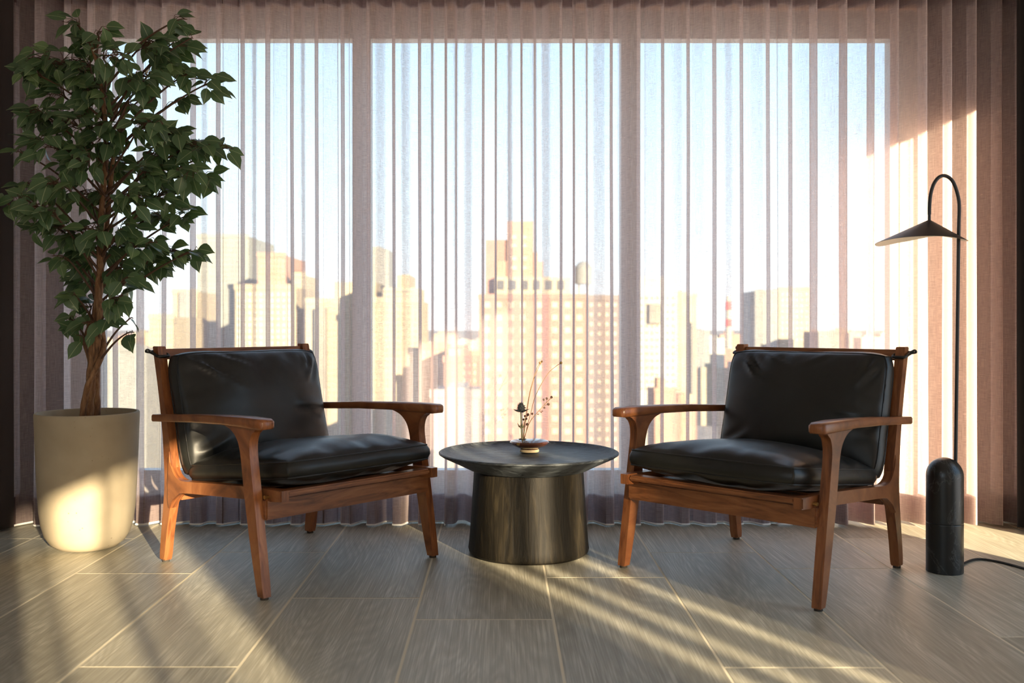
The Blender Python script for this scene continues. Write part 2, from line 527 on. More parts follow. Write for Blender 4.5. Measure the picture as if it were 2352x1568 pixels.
# three windows of the back wall
bx0, bx1 = gx[0][0], gx[2][1]
fy0, fy1 = WF + 0.02, WF + 0.09
for i, (a, b) in enumerate(gx):
    w = empty('window_%d' % (i + 1), ((a + b) / 2, WF + 0.05, gz0))
    struct(w, ('left', 'middle', 'right')[i] + ' tall window pane in a pale frame seen through the curtain', 'window')
    L = [ox0, (gx[0][1] + gx[1][0]) / 2, (gx[1][1] + gx[2][0]) / 2, ox1]
    xa, xb = L[i], L[i + 1]
    cxw = (a + b) / 2
    bm = bmesh.new()
    def bb(x0, x1, z0, z1):
        add_box(bm, x0 - cxw, x1 - cxw, fy0 - WF - 0.05, fy1 - WF - 0.05, z0 - gz0, z1 - gz0)
    bb(xa, a, oz0, oz1)
    bb(b, xb, oz0, oz1)
    bb(a, b, oz0, gz0)
    bb(a, b, gz1, oz1)
    bm_obj('window_frame', bm, M['frame'], w, False)
    box_obj('pane', a - cxw, b - cxw, -0.003, 0.003, 0, gz1 - gz0, M['glass'], w)

# ------------------------------------------------------------------ sheer curtain
LINES = [(-150, 6), (-118, -12), (-90, 6), (-60, -12), (-30, 6), (0, -8), (31, 8), (62, -14), (92, 5), (122, -10), (154, 5), (182, -12), (207, 4), (236, -10),
         (265, 4), (292, -10), (322, 13), (350, -12), (376, 3), (410, -12), (443, 7), (470, -4), (501, 5), (530, -14),
         (557, 4), (584, -3), (616, 6), (646, -12), (672, 4), (697, -3), (727, 5), (760, -14), (787, 7), (818, -10),
         (846, 3), (875, -8), (905, 4), (933, -8), (964, 6), (993, -3), (1024, 4), (1048, -3), (1077, -8), (1110, 8), (1139, 5),
         (1171, -6), (1198, 6), (1228, -4), (1253, -8), (1287, 4), (1317, 8), (1348, -4), (1376, -10), (1405, 4), (1434, -10),
         (1466, 5), (1494, -10), (1521, 4), (1554, -8), (1580, 4), (1605, -10), (1641, 5), (1673, -6), (1703, 4),
         (1736, -10), (1764, 4), (1786, 6), (1815, 4), (1842, -10), (1868, 9), (1900, -14), (1934, 4), (1965, -14),
         (1998, 6), (2022, -10), (2051, 4), (2080, -12), (2116, 5), (2142, -12), (2172, 5), (2200, -12), (2230, 6),
         (2255, -10), (2285, 5), (2310, -10), (2340, 6), (2370, -10), (2400, 6), (2430, -10), (2460, 4)]
AMP = 0.050
random.seed(3)
ctrl = []
front = len([1 for l in LINES if l[0] <= 1934]) % 2 == 1     # so that the cloth left of x=1934 is a crest
for i, (px, wpx) in enumerate(LINES):
    x = xpx(px, CURT_Y)
    w = wpx * CURT_Y / F
    AMP = 0.034 if 800 < px < 1470 else (0.026 if 140 < px < 1860 else 0.044)
    w *= 2.0 if w < 0 else 0.65
    if px > 1880:
        continue
    ja, jb = random.uniform(0.8, 1.1), random.uniform(0.8, 1.1)
    da = -AMP * ja if front else AMP * ja      # depth left of the line (towards the room is negative Y)
    db = AMP * jb if front else -AMP * jb
    ctrl.append(Vector((x + w * 0.5, da * 0.90, 0)))
    ctrl.append(Vector((x, 0, 0)))
    ctrl.append(Vector((x - w * 0.5, db * 0.90, 0)))
    if px < 1860:
        xm = xpx((px + LINES[i + 1][0]) / 2, CURT_Y)
        ctrl.append(Vector((xm, db * 1.03, 0)))
    front = not front
# right-hand end: slanting saw-tooth folds, each rising to a sharp crest
SAW = [1868, 1934, 1998, 2052, 2116, 2173, 2230, 2285, 2340, 2400, 2460]
for pa, pb in zip(SAW, SAW[1:]):
    a = random.uniform(0.050, 0.064)
    P = pb - pa
    for f, dpt in ((.12, .98), (.32, .70), (.52, .15), (.70, -.45), (.86, -.92), (.97, -1.05), (1.04, -.72), (1.03, -.1), (1.0, .55)):
        ctrl.append(Vector((xpx(pa + P * f, CURT_Y), a * dpt, 0)))
prof = catmull(ctrl, 4)
arc = [0.0]
for a, b in zip(prof, prof[1:]):
    arc.append(arc[-1] + (b - a).length)
DRIFT = [random.uniform(-1, 1) for _ in range(64)]
def cloth_pt(i, z):
    p = prof[i]
    k = arc[i] * 2.2
    sway = noise.noise(Vector((k, z * 0.55, 3.1))) * 0.006
    deep = 1.0 + 0.12 * noise.noise(Vector((k * 0.7, z * 0.8, 9.0)))
    low = max(0.0, 0.5 - z) / 0.5
    deep *= 1.0 + 0.10 * low
    top = max(0.0, z - 1.6)
    return Vector((p.x + sway * (1 - 0.6 * top), CURT_Y + p.y * deep, z))
def cloth_mesh(name, zs, mat, parent, off=0.0):
    n = len(prof)
    verts, faces, uvs = [], [], []
    for z in zs:
        for i in range(n):
            q = cloth_pt(i, z)
            if off:
                a, b = prof[max(0, i - 1)], prof[min(n - 1, i + 1)]
                t = (b - a).normalized()
                q = q + Vector((-t.y, t.x, 0)) * off
            verts.append(q)
            uvs.append((arc[i], z))
    for j in range(len(zs) - 1):
        for i in range(n - 1):
            a = j * n + i
            faces.append((a, a + 1, a + n + 1, a + n))
    me = bpy.data.meshes.new(name)
    me.from_pydata([tuple(v) for v in verts], [], faces)
    ul = me.uv_layers.new(name='UVMap')
    vi = [0] * len(me.loops)
    me.loops.foreach_get('vertex_index', vi)
    ul.data.foreach_set('uv', [c for v in vi for c in uvs[v]])
    return fin(name, me, mat, parent, True, 0)
curtain = empty('sheer_curtain', (0, 0, 0))
tag(curtain, 'mauve sheer floor-length curtain hanging in even folds across the window wall', 'curtain')
HEM_Z, HEAD_Z = 0.128, 2.195
zs = [0.012, 0.06, HEM_Z, 0.2, 0.3] + [0.3 + 0.13 * k for k in range(1, 16)] + [2.4, 2.56]
cloth_mesh('cloth', zs, M['sheer'], curtain)
cloth_mesh('hem', [0.012, 0.05, 0.09, HEM_Z], M['hem'], curtain, 0.004)
cloth_mesh('heading_tape', [HEAD_Z, 2.3, 2.45, 2.56], M['hem'], curtain, 0.004)
def cord(pa, pb):
    xa, xb = xpx(pa, CURT_Y), xpx(pb, CURT_Y)
    pts = [cloth_pt(i, 0.009) for i in range(0, len(prof), 2) if xa <= prof[i].x <= xb]
    tube_obj('weight_cord', pts, 0.0042, M['cord'], curtain, 5)
cord(30, 1025)
cord(1345, 1850)
# the same voile drawn across the two right-hand windows beside and behind the camera
M['mid_sheer'] = sheer('mid_voile', (0.72, 0.60, 0.57), 0.70)
def side_voile(label, ya, yb, seed, flats, mat):
    """single-layer stretches (flats) between tightly gathered ones"""
    random.seed(seed)
    pts, y = [], ya
    def gather(y, end):
        k = 0
        while y < end:
            pts.append(Vector((X_R - 0.07 + (.013 if k % 2 else -.013), y, 0)))
            y += random.uniform(.0055, .0075)
            k += 1
    for a, b in flats:
        gather(y, a - .006)
        for f in (0, .5, 1):
            pts.append(Vector((X_R - 0.07 + random.uniform(-.006, .006), a + (b - a) * f, 0)))
        y = b + .006
    gather(y, yb)
    pr = catmull(pts, 4)
    al = [0.0]
    for a, b in zip(pr, pr[1:]):
        al.append(al[-1] + (b - a).length)
    n = len(pr)
    zz = [0.012, 0.7, 1.4, 2.1, 2.56]
    me = bpy.data.meshes.new('side_curtain')
    me.from_pydata([(p.x, p.y, z) for z in zz for p in pr], [], [(j * n + i, j * n + i + 1, (j + 1) * n + i + 1, (j + 1) * n + i) for j in range(len(zz) - 1) for i in range(n - 1)])
    ul = me.uv_layers.new(name='UVMap')
    vi = [0] * len(me.loops)
    me.loops.foreach_get('vertex_index', vi)
    ul.data.foreach_set('uv', [c for v in vi for c in (al[v % n], zz[v // n])])
    tag(fin('side_curtain', me, mat, None, True, 0), label, 'curtain')
side_voile('mauve sheer curtain over the right-hand window beside the camera', -2.15, -0.30, 4, ((-1.93, -1.86), (-1.82, -1.68), (-1.26, -1.13), (-0.99, -0.87), (-0.62, -0.50)), M['fine_sheer'])
side_voile('mauve sheer curtain over the right-hand window farthest behind the camera', -5.2, -3.0, 9, ((-4.80, -4.36), (-4.27, -3.89), (-3.80, -3.72), (-3.66, -3.60), (-3.55, -3.24)), M['mid_sheer'])
M['blackout'] = simple('dark_brown_drape', (0.035, 0.024, 0.020), 0.9, 0, 0.3, 500)
def drape(label, pa, pb, yc, seed):
    random.seed(seed)
    pts, px, k = [], pa, 0
    while px <= pb:
        pts.append(Vector((xpx(px, yc), yc + (.03 if k % 2 else -.03) * random.uniform(.7, 1.1), 0)))
        px += random.uniform(14, 24)
        k += 1
    pr = catmull(pts, 6)
    n = len(pr)
    zz = [0.010, 0.13, 0.7, 1.4, 2.1, 2.56]
    o = mesh_obj('blackout_curtain', [(p.x, yc + (p.y - yc) * (1.15 if z < .2 else 1), z) for z in zz for p in pr],
                 [(j * n + i, j * n + i + 1, (j + 1) * n + i + 1, (j + 1) * n + i) for j in range(len(zz) - 1) for i in range(n - 1)], M['blackout'], None, True, 0)
    tag(o, label, 'curtain')
drape('dark brown drape at the left edge beside the potted tree', -150, 30, 3.985, 2)
drape('dark brown drape at the right edge beyond the floor lamp', 2326, 2470, 3.985, 6)
rail = box_obj('curtain_rail', X_L + 0.05, X_R - 0.05, CURT_Y - 0.02, CURT_Y + 0.02, 2.565, 2.615, M['frame'], None, 0.003)
tag(rail, 'slim pale ceiling rail carrying the sheer curtain', 'curtain rail')

# ------------------------------------------------------------------ lounge chairs
def cushion_mesh(w, h, edge, crown, crown_b, seed, nu=44, nv=40, wr=0.010, creases=()):
    """padded box cushion: x in [-w,w], y in [-h,h], z up. returns verts, faces, top ring, bottom ring"""
    def plan(u, v):
        x = w * u * (1 - 0.05 * abs(v) ** 7) * (1 - 0.012 * (1 - v * v))
        y = h * v * (1 - 0.05 * abs(u) ** 7) * (1 - 0.015 * (1 - u * u))
        return x, y
    def dens(k, n):
        t = k / n * 2 - 1
        return math.sin(t * math.pi / 2) * 0.55 + t * 0.45
    def height(u, v, cr_):
        a = max(0.0, (1 - abs(u) ** 2.6) * (1 - abs(v) ** 2.6))
        s = cr_ * a ** 0.55
        x, y = w * u, h * v
        ed = max(abs(u), abs(v))
        mask = a ** 0.5
        rim = math.exp(-((1 - ed) / 0.22) ** 2) * mask
        if abs(v) > abs(u):
            n_ = noise.noise(Vector((x * 17 + seed, y * 4, seed)))
        else:
            n_ = noise.noise(Vector((x * 4 + seed, y * 17, seed + 5)))
        s += n_ * wr * rim * 1.6
        s += noise.noise(Vector((x * 5 + seed * 3, y * 6, seed * 2))) * wr * 0.9 * mask
        for (cu, cv, ang, ln, amp, wid) in creases:
            du, dv = u - cu, v - cv
            al = du * math.cos(ang) + dv * math.sin(ang)
            ac = -du * math.sin(ang) + dv * math.cos(ang)
            if 0 < al < ln:
                f = math.sin(math.pi * min(1, al / ln)) ** 0.7
                s += 1.8 * amp * f * math.exp(-(ac / wid) ** 2)
                s -= 1.3 * amp * f * math.exp(-((ac - wid * 2.0) / wid) ** 2)
        return s
    us = [dens(i, nu) for i in range(nu + 1)]
    vs_ = [dens(j, nv) for j in range(nv + 1)]
    verts, faces = [], []
    def grid(sign, cr_):
        base = len(verts)
        for v in vs_:
            for u in us:
                x, y = plan(u, v)
                verts.append((x, y, sign * (edge / 2 + height(u, v, cr_))))
        for j in range(nv):
            for i in range(nu):
                a = base + j * (nu + 1) + i
                q = (a, a + 1, a + nu + 2, a + nu + 1)
                faces.append(q if sign > 0 else q[::-1])
        ring = [base + i for i in range(nu)] + [base + j * (nu + 1) + nu for j in range(nv)] + \
               [base + nv * (nu + 1) + i for i in range(nu, 0, -1)] + [base + j * (nu + 1) for j in range(nv, 0, -1)]
        return ring
    rt = grid(1, crown)
    rb = grid(-1, crown_b)
    prev = rt
    n = len(rt)
    for k in (1, 2):
        cur = []
        for i in range(n):
            a, b = Vector(verts[rt[i]]), Vector(verts[rb[i]])
            p = a.lerp(b, k / 3)
            d = Vector((p.x / w, p.y / h, 0))
            d = Vector((d.x if abs(d.x) > 0.9 else 0, d.y if abs(d.y) > 0.9 else 0, 0))
            if d.length > 0:
                p += d.normalized() * (0.009 + 0.004 * noise.noise(Vector((p.x * 9, p.y * 9, seed + k))))
            cur.append(len(verts))
            verts.append(tuple(p))
        for i in range(n):
            j = (i + 1) % n
            faces.append((prev[i], cur[i], cur[j], prev[j]))
        prev = cur
    for i in range(n):
        j = (i + 1) % n
        faces.append((prev[i], rb[i], rb[j], prev[j]))
    return verts, faces, rt, rb

def make_chair(name, label, loc, rz, seed):
    """faces -Y; floor at z=0"""
    ch = empty(name, loc, rz)
    tag(ch, label, 'chair', 'lounge chairs either side of the table')
    W = M['walnut']
    for s in (-1, 1):
        xf = s * 0.362
        # front leg, flaring into the arm
        fe = [(-.349, .008), (-.330, .13), (-.307, .27), (-.286, .39), (-.276, .455), (-.280, .492), (-.297, .516), (-.330, .530)]
        re = [(-.125, .528), (-.173, .513), (-.206, .486), (-.223, .45), (-.233, .40), (-.252, .29), (-.285, .14), (-.319, .008)]
        out = [(p.x, p.y) for p in catmull([Vector((a, b, 0)) for a, b in fe], 4)] + [(p.x, p.y) for p in catmull([Vector((a, b, 0)) for a, b in re], 4)]
        leg = prism_obj('leg', out, xf - 0.0155, xf + 0.0155, W, ch, 0.006)
        lathe_obj('foot_glide', [(0, 0), (0.013, 0), (0.013, 0.009), (0, 0.009)], M['pad'], leg, 16, (xf, -.334, 0))
        # rear leg running up into the back post
        fe = [(.320, .008), (.305, .10), (.282, .19), (.266, .25), (.262, .30), (.270, .36), (.289, .45), (.321, .585), (.360, .742), (.367, .770)]
        re = [(.401, .770), (.394, .742), (.356, .59), (.332, .46), (.322, .37), (.318, .29), (.325, .21), (.340, .11), (.353, .008)]
        out = [(p.x, p.y) for p in catmull([Vector((a, b, 0)) for a, b in fe], 4)] + [(p.x, p.y) for p in catmull([Vector((a, b, 0)) for a, b in re], 4)]
        xr = s * 0.318
        leg = prism_obj('leg', out, xr - 0.016, xr + 0.016, W, ch, 0.006)
        lathe_obj('foot_glide', [(0, 0), (0.013, 0), (0.013, 0.009), (0, 0.009)], M['pad'], leg, 16, (xr, .336, 0))
        # side rail with its fillet into the rear leg and the stub end in front
        te = [(-.385, .336), (-.25, .333), (0, .318), (.17, .306), (.232, .310), (.268, .345), (.284, .40)]
        be = [(.290, .30), (.286, .20), (.262, .225), (.225, .255), (.16, .266), (0, .277), (-.25, .293), (-.385, .302)]
        out = [(p.x, p.y) for p in catmull([Vector((a, b, 0)) for a, b in te], 3)] + [(p.x, p.y) for p in catmull([Vector((a, b, 0)) for a, b in be], 3)]
        xs = s * 0.322
        prism_obj('side_rail', out, xs - 0.016, xs + 0.016, W, ch, 0.006)
        # arm
        bm = bmesh.new()
        secs = [(-.362, .541, .018, .010), (-.358, .541, .025, .014), (-.345, .542, .028, .0165), (-.26, .543, .029, .0165), (-.12, .541, .025, .0145),
                (.06, .534, .021, .013), (.22, .524, .0185, .0125), (.342, .517, .018, .0125)]
        rings = []
        for (y, z, hw, ht) in secs:
            t = (y + .362) / .704
            xc = s * (0.368 - 0.016 * t)
            c = 0.38
            ring = [(xc - hw, z - ht * (1 - c)), (xc - hw * (1 - c * .5), z - ht), (xc + hw * (1 - c * .5), z - ht), (xc + hw, z - ht * (1 - c)),
                    (xc + hw, z + ht * (1 - c)), (xc + hw * (1 - c * .5), z + ht), (xc - hw * (1 - c * .5), z + ht), (xc - hw, z + ht * (1 - c))]
            rings.append([bm.verts.new((p[0], y, p[1])) for p in ring])
        for A, B in zip(rings, rings[1:]):
            for k in range(8):
                bm.faces.new((A[k], A[(k + 1) % 8], B[(k + 1) % 8], B[k]))
        bm.faces.new(rings[0][::-1])
        bm.faces.new(rings[-1])
        bm_obj('armrest', bm, W, ch, True, 50)
        # brass screw where the rail meets the front leg
        tube_obj('screw', [(s * 0.336, -.318, .312), (s * 0.352, -.318, .312)], 0.006, M['brass'], ch, 12)
        # leather strap tied round the post
        st = [(xr + dx, .398 + dy, .743 + dz) for dx, dy, dz in
              ((-.021, -.045, -.008), (0, -.047, -.009), (.021, -.045, -.008), (.023, -.02, 0), (.021, .008, .006), (0, .011, .008), (-.021, .008, .006), (-.023, -.02, 0))]
        strap = tube_obj('strap', catmull(st, 3, True), 0.0055, M['leather'], ch, 8, True)
        lp = [(xr + s * .018, .398, .746), (xr + s * .030, .402, .748), (xr + s * .040, .404, .751), (xr + s * .037, .400, .758), (xr + s * .027, .397, .753), (xr + s * .018, .394, .750)]
        tube_obj('strap_loop', catmull(lp, 4), 0.004, M['leather'], strap, 6)
    X = M['walnut_x']
    box_obj('apron', -.350, .350, -.326, -.300, .240, .306, X, ch, 0.005)
    box_obj('front_slat', -.307, .307, -.378, -.330, .315, .333, X, ch, 0.005)
    box_obj('rear_rail', -.302, .302, .262, .288, .225, .285, X, ch, 0.005)
    for k, y in enumerate((-.20, -.06, .08)):
        box_obj('seat_slat', -.307, .307, y - .03, y + .03, .296 - .012 * k, .310 - .012 * k, X, ch, 0.004)
    # back rails (leaning with the posts)
    for z0, z1 in ((.722, .760), (.56, .59), (.44, .47)):
        yc = lambda z: .304 + (z - .42) * .245
        o = [(yc(z0) - .010, z0), (yc(z0) + .012, z0), (yc(z1) + .012, z1), (yc(z1) - .010, z1)]
        prism_obj('back_rail', o, -.302, .302, X, ch, 0.004)
    # seat cushion
    vs, fs, rt, rb = cushion_mesh(.314, .300, .050, .062, .040, seed, wr=0.014)
    mt = Matrix.Translation((0, -.088, .363)) @ Matrix.Rotation(R(-6.5), 4, 'X')
    vv = [mt @ Vector(p) for p in vs]
    seat = mesh_obj('seat_cushion', vv, fs, M['leather'], ch, True, 0)
    for r_ in (rt, rb):
        tube_obj('piping', [vv[i] for i in r_], 0.0028, M['seam'], seat, 6, True)
    # back cushion
    cr = [(-.93, .93, R(-42), .95, .006, .035), (-.80, .97, R(-62), .6, .005, .035), (-.55, .98, R(-35), .55, .004, .03), (.92, .90, R(-112), .55, .006, .035),
          (.78, .97, R(-100), .4, .005, .03), (.35, .98, R(-140), .4, .003, .03), (.93, -.1, R(165), .5, .004, .06), (-.9, -.75, R(35), .5, .005, .05)]
    vs, fs, rt, rb = cushion_mesh(.310, .218, .056, .062, .016, seed + 7, wr=0.015, creases=cr)
    mt = Matrix.Translation((0, .268, .530)) @ Matrix.Rotation(R(90 - 14.5), 4, 'X')
    vv = [mt @ Vector(p) for p in vs]
    back = mesh_obj('back_cushion', vv, fs, M['leather'], ch, True, 0)
    for r_ in (rt, rb):
        tube_obj('piping', [vv[i] for i in r_], 0.0028, M['seam'], back, 6, True)
    return ch

make_chair('lounge_chair', 'walnut lounge chair with black leather cushions standing beside the potted tree', (-0.738, 3.490, 0), R(48.2), 1.3)
make_chair('lounge_chair', 'walnut lounge chair with black leather cushions standing beside the floor lamp', (0.922, 3.374, 0), R(-44.7), 4.7)

# ------------------------------------------------------------------ round table
TX, TY = 0.104, 3.613
tb = empty('coffee_table', (TX, TY, 0))
tag(tb, 'low round black wooden coffee table with dished top and drum base', 'table')
lathe_obj('table_top', [(0, .352), (.10, .3525), (.20, .355), (.27, .359), (.305, .364), (.318, .371), (.324, .3765), (.330, .377), (.3345, .374), (.334, .370),
                        (.322, .362), (.27, .338), (.225, .3155), (.212, .311), (0, .311)], M['table_top'], tb, 128)
lathe_obj('drum_base', [(0, .312), (.2035, .312), (.2065, .26), (.213, .15), (.2215, .045), (.2245, .022), (.222, .012), (.212, .004), (.200, .0015), (0, .0015)], M['table_base'], tb, 128)

# ------------------------------------------------------------------ low vase with dried stems
VD = 3.745
vp = PX(1216, 1040, VD)
VX, VZ = vp.x, 0.3575
m_v, nt, out = new_mat('brown_glaze')
v = coords(nt, (1, 1, 1))
nz = nd(nt, 'ShaderNodeTexNoise', Vector=v, Scale=26, Detail=2)
c = ramp(nt, nz.outputs[0], [(0.35, (0.025, 0.009, 0.006)), (0.66, (0.055, 0.018, 0.010)), (0.76, (0.26, 0.20, 0.07))])
principled(nt, out, Base_Color=c, Roughness=0.12, Coat_Weight=0.6)
M['glaze'] = m_v
vase = empty('bud_vase', (VX, VD, VZ))
tag(vase, 'flat brown glazed bud vase standing on the black table', 'vase')
lathe_obj('vase_body', [(0, .008), (.034, .008), (.036, .013), (.044, .0165), (.062, .024), (.073, .032), (.0755, .037), (.072, .042), (.058, .0465), (.040, .049), (0, .0495)],
          M['glaze'], vase, 64)
lathe_obj('foot_ring', [(0.0, .0), (.036, .0), (.0375, .004), (.035, .010), (0, .010)], simple('cream_foot', (0.42, 0.33, 0.20), 0.6), vase, 48)
mx_, my_ = PX(1200, 1012, VD).x - VX, -0.008
lathe_obj('mouth', [(.014, .0485), (.0145, .0505), (.012, .051), (.010, .0495), (0, .0492)], M['cable'], vase, 32, (mx_, my_, 0))
M['stem'] = simple('dry_stem', (0.16, 0.10, 0.05), 0.8)
M['stem_g'] = simple('grey_green_stem', (0.16, 0.16, 0.09), 0.8)
M['thistle'] = simple('thistle', (0.05, 0.055, 0.06), 0.8, 0, 0, 1, 0.3, 0.5, 80)
M['ball'] = simple('seed_ball', (0.17, 0.11, 0.04), 0.85, 0, 0.8, 400)
M['berry'] = simple('dried_berry', (0.055, 0.028, 0.016), 0.8, 0, 0.8, 300)
def V(px, py, dd=0.0):
    return PX(px, py, VD + dd)
def uv_ball(bm, c, r, seg=10, rings=6):
    mt = Matrix.Translation(c) @ Matrix.Diagonal((r, r, r, 1))
    bmesh.ops.create_uvsphere(bm, u_segments=seg, v_segments=rings, radius=1.0, matrix=mt)
def spike(bm, base, tip, r):
    add_tube(bm, [base, base.lerp(tip, .55), tip], [r, r * .75, r * .08], 4)
th = empty('dried_thistle', V(1199, 1011, -.008))
tag(th, 'dried thistle with spiky grey head standing in the bud vase', 'dried flower')
o0 = th.location.copy()
def rel(p): return Vector(p) - o0
tube_obj('stem', catmull([rel(V(1199, 1012, -.008)), rel(V(1197.5, 980, -.004)), rel(V(1196.5, 945))], 4), 0.0028, M['stem_g'], th, 8)
hc = rel(V(1197, 936))
bm = bmesh.new()
mt = Matrix.Translation(hc) @ Matrix.Diagonal((.0135, .0135, .0175, 1))
bmesh.ops.create_uvsphere(bm, u_segments=14, v_segments=9, radius=1.0, matrix=mt)
random.seed(8)
for k in range(120):
    z = random.uniform(-.5, 1)
    a = random.uniform(0, 6.283)
    q = math.sqrt(max(0, 1 - z * z))
    d = Vector((q * math.cos(a), q * math.sin(a), z))
    b_ = hc + Vector((d.x * .0125, d.y * .0125, d.z * .0165))
    spike(bm, b_, b_ + d * random.uniform(.004, .008), .0010)
bm_obj('flower_head', bm, M['thistle'], th, True, 60)
for k in range(13):
    a = k / 13 * 6.283 + .2
    ln = random.uniform(.022, .036)
    d = Vector((math.cos(a), math.sin(a), random.uniform(-.1, .35)))
    bm = bmesh.new()
    b_ = hc + Vector((0, 0, -.013))
    m_ = b_ + d * ln * .5 + Vector((0, 0, -.002))
    add_tube(bm, [b_, m_, b_ + d * ln], [.0020, .0032, .0004], 4)
    bm_obj('bract', bm, M['thistle'], th)
for k, (dx, dz, py) in enumerate(((-.016, .018, 982), (-.006, .016, 984), (.010, .014, 983), (.004, .02, 982))):
    b_ = rel(V(1198, py, -.005))
    bm = bmesh.new()
    add_tube(bm, [b_, b_ + Vector((dx * .6, .004 * (-1) ** k, dz * .25)), b_ + Vector((dx, .006 * (-1) ** k, dz))], [.0016, .0034, .0004], 5)
    bm_obj('leaf', bm, M['stem_g'], th)

def ball_stem(label, pts, r):
    o = empty('ball_stem', pts[0])
    tag(o, label, 'dried flower', 'thin ball-headed stems in the vase')
    pp = [p - pts[0] for p in pts]
    tube_obj('stem', catmull(pp, 6), 0.0011, M['stem'], o, 6)
    bm = bmesh.new()
    uv_ball(bm, pp[-1], r)
    bm_obj('seed_head', bm, M['ball'], o)
ball_stem('thin dried stem with a round seed head, the lower head of the upright pair', [V(1201, 1011, -.008), V(1207, 960, 0), V(1216, 905, .01), V(1226, 868, .02), V(1233, 846, .02), V(1240.5, 833, .02)], .0052)
ball_stem('thin dried stem with a round seed head, the higher head of the upright pair', [V(1202, 1011, .000), V(1208, 965, .03), V(1217, 905, .05), V(1228, 866, .065), V(1238, 842, .07), V(1244.5, 830, .07)], .0042)
ball_stem('thin dried stem with a round seed head, curving farthest to the right', [V(1204, 1011, -.010), V(1212, 975, -.02), V(1220, 945, -.03), V(1227, 917, -.03), V(1241, 886, -.03), V(1260, 856, -.03), V(1277, 841, -.03), V(1288.5, 833, -.03)], .0056)
sg = empty('berry_sprig', V(1202, 1011, -.008))
tag(sg, 'branching dried sprig with dark berry heads leaning right in the vase', 'dried flower')
o0 = sg.location.copy()
main = [rel(V(1202, 1011, -.008)), rel(V(1209, 990)), rel(V(1217, 969)), rel(V(1230, 952)), rel(V(1249, 931)), rel(V(1266, 913))]
tube_obj('stem', catmull(main, 5), 0.0014, M['stem'], sg, 6)
tube_obj('stem', catmull([rel(V(1200, 1011, -.01)), rel(V(1202, 985)), rel(V(1206, 968)), rel(V(1211, 955))], 4), 0.0012, M['stem'], sg, 6)
for px, py, ax, ay, r in ((1266.5, 912, 1260, 919, 3.2), (1256, 915, 1254, 925, 2.8), (1249, 917.5, 1250, 929, 2.6), (1259.5, 928, 1250, 931, 3.2), (1250.5, 936, 1245, 936, 2.4),
                          (1222.5, 950, 1220, 965, 2.8), (1212.5, 952, 1210, 958, 3.6), (1205.5, 955.5, 1204, 975, 2.8), (1202.5, 963, 1203, 978, 2.8), (1211, 974, 1203, 982, 3.4), (1209, 961.5, 1206, 968, 2.6),
                          (1243, 946, 1238, 944, 1.7), (1236, 951, 1232, 950, 1.5), (1246, 944, 1240, 942, 1.4)):
    bm = bmesh.new()
    c_ = rel(V(px, py, random.uniform(-.008, .008)))
    uv_ball(bm, c_, r * VD / F, 7, 5)
    for v_ in bm.verts:
        v_.co += (v_.co - c_) * 0.25 * noise.noise(v_.co * 900)
    add_tube(bm, [rel(V(ax, ay)), c_], .0007, 4)
    bm_obj('berry', bm, M['berry'], sg)

# ------------------------------------------------------------------ floor lamp
LX, LY = 1.528, 3.337
lamp = empty('floor_lamp', (LX, LY, 0))
tag(lamp, 'arched black metal floor lamp with wide conical shade and domed marble base', 'lamp')
m_m, nt, out = new_mat('black_marble')
v = coords(nt)
nz = nd(nt, 'ShaderNodeTexNoise', Vector=v, Scale=4.5, Detail=8, Roughness=0.6, Distortion=1.6)
mm = nd(nt, 'ShaderNodeMath', {'operation': 'SUBTRACT'}, i0=nz.outputs[0], i1=0.5)
ab = nd(nt, 'ShaderNodeMath', {'operation': 'ABSOLUTE'}, i0=mm.outputs[0])
c = ramp(nt, ab.outputs[0], [(0.0, (0.055, 0.056, 0.055)), (0.012, (0.010, 0.0105, 0.0105)), (0.3, (0.006, 0.0065, 0.007))])
principled(nt, out, Base_Color=c, Roughness=0.30, Specular_IOR_Level=0.5)
lathe_obj('base_drum', [(0, 0), (.0585, 0), (.0600, .002), (.0600, .004), (.0600, .1650), (.0600, .1672), (.0594, .1685), (0, .1685)], m_m, lamp, 64)
dome = [(0, .1690), (.0594, .1690), (.0600, .1703), (.0600, .1725), (.0600, .326), (.0600, .330)]
for k in range(1, 11):
    a = k / 10 * math.pi / 2
    dome.append((.060 * math.cos(a) if k < 10 else 0, .330 + .062 * math.sin(a)))
lathe_obj('base_dome', dome, m_m, lamp, 64)
# pole: rises from the dome, arches over to the left
pxo = PX(2202, 900, LY).x - LX
pts = [(PX(2198 + 8 * k / 4, 0, LY).x - LX, .012, .30 + .22 * k) for k in range(5)]
for px, py in ((2206, 478), (2203.5, 452), (2195, 424), (2185, 409), (2171, 402.5), (2158, 407), (2147, 422), (2140, 445), (2137.5, 470), (2137, 492)):
    p = PX(px, py, LY)
    pts.append((p.x - LX, .008, p.z))
tube_obj('pole', catmull(pts, 5), .0060, M['black_metal'], lamp, 14)
ap = PX(2137, 503, LY)
ax_, az_ = ap.x - LX, ap.z
tube_obj('neck', [(ax_, .008, az_ + .020), (ax_, .008, az_ - .004)], .0048, M['black_metal'], lamp, 14)
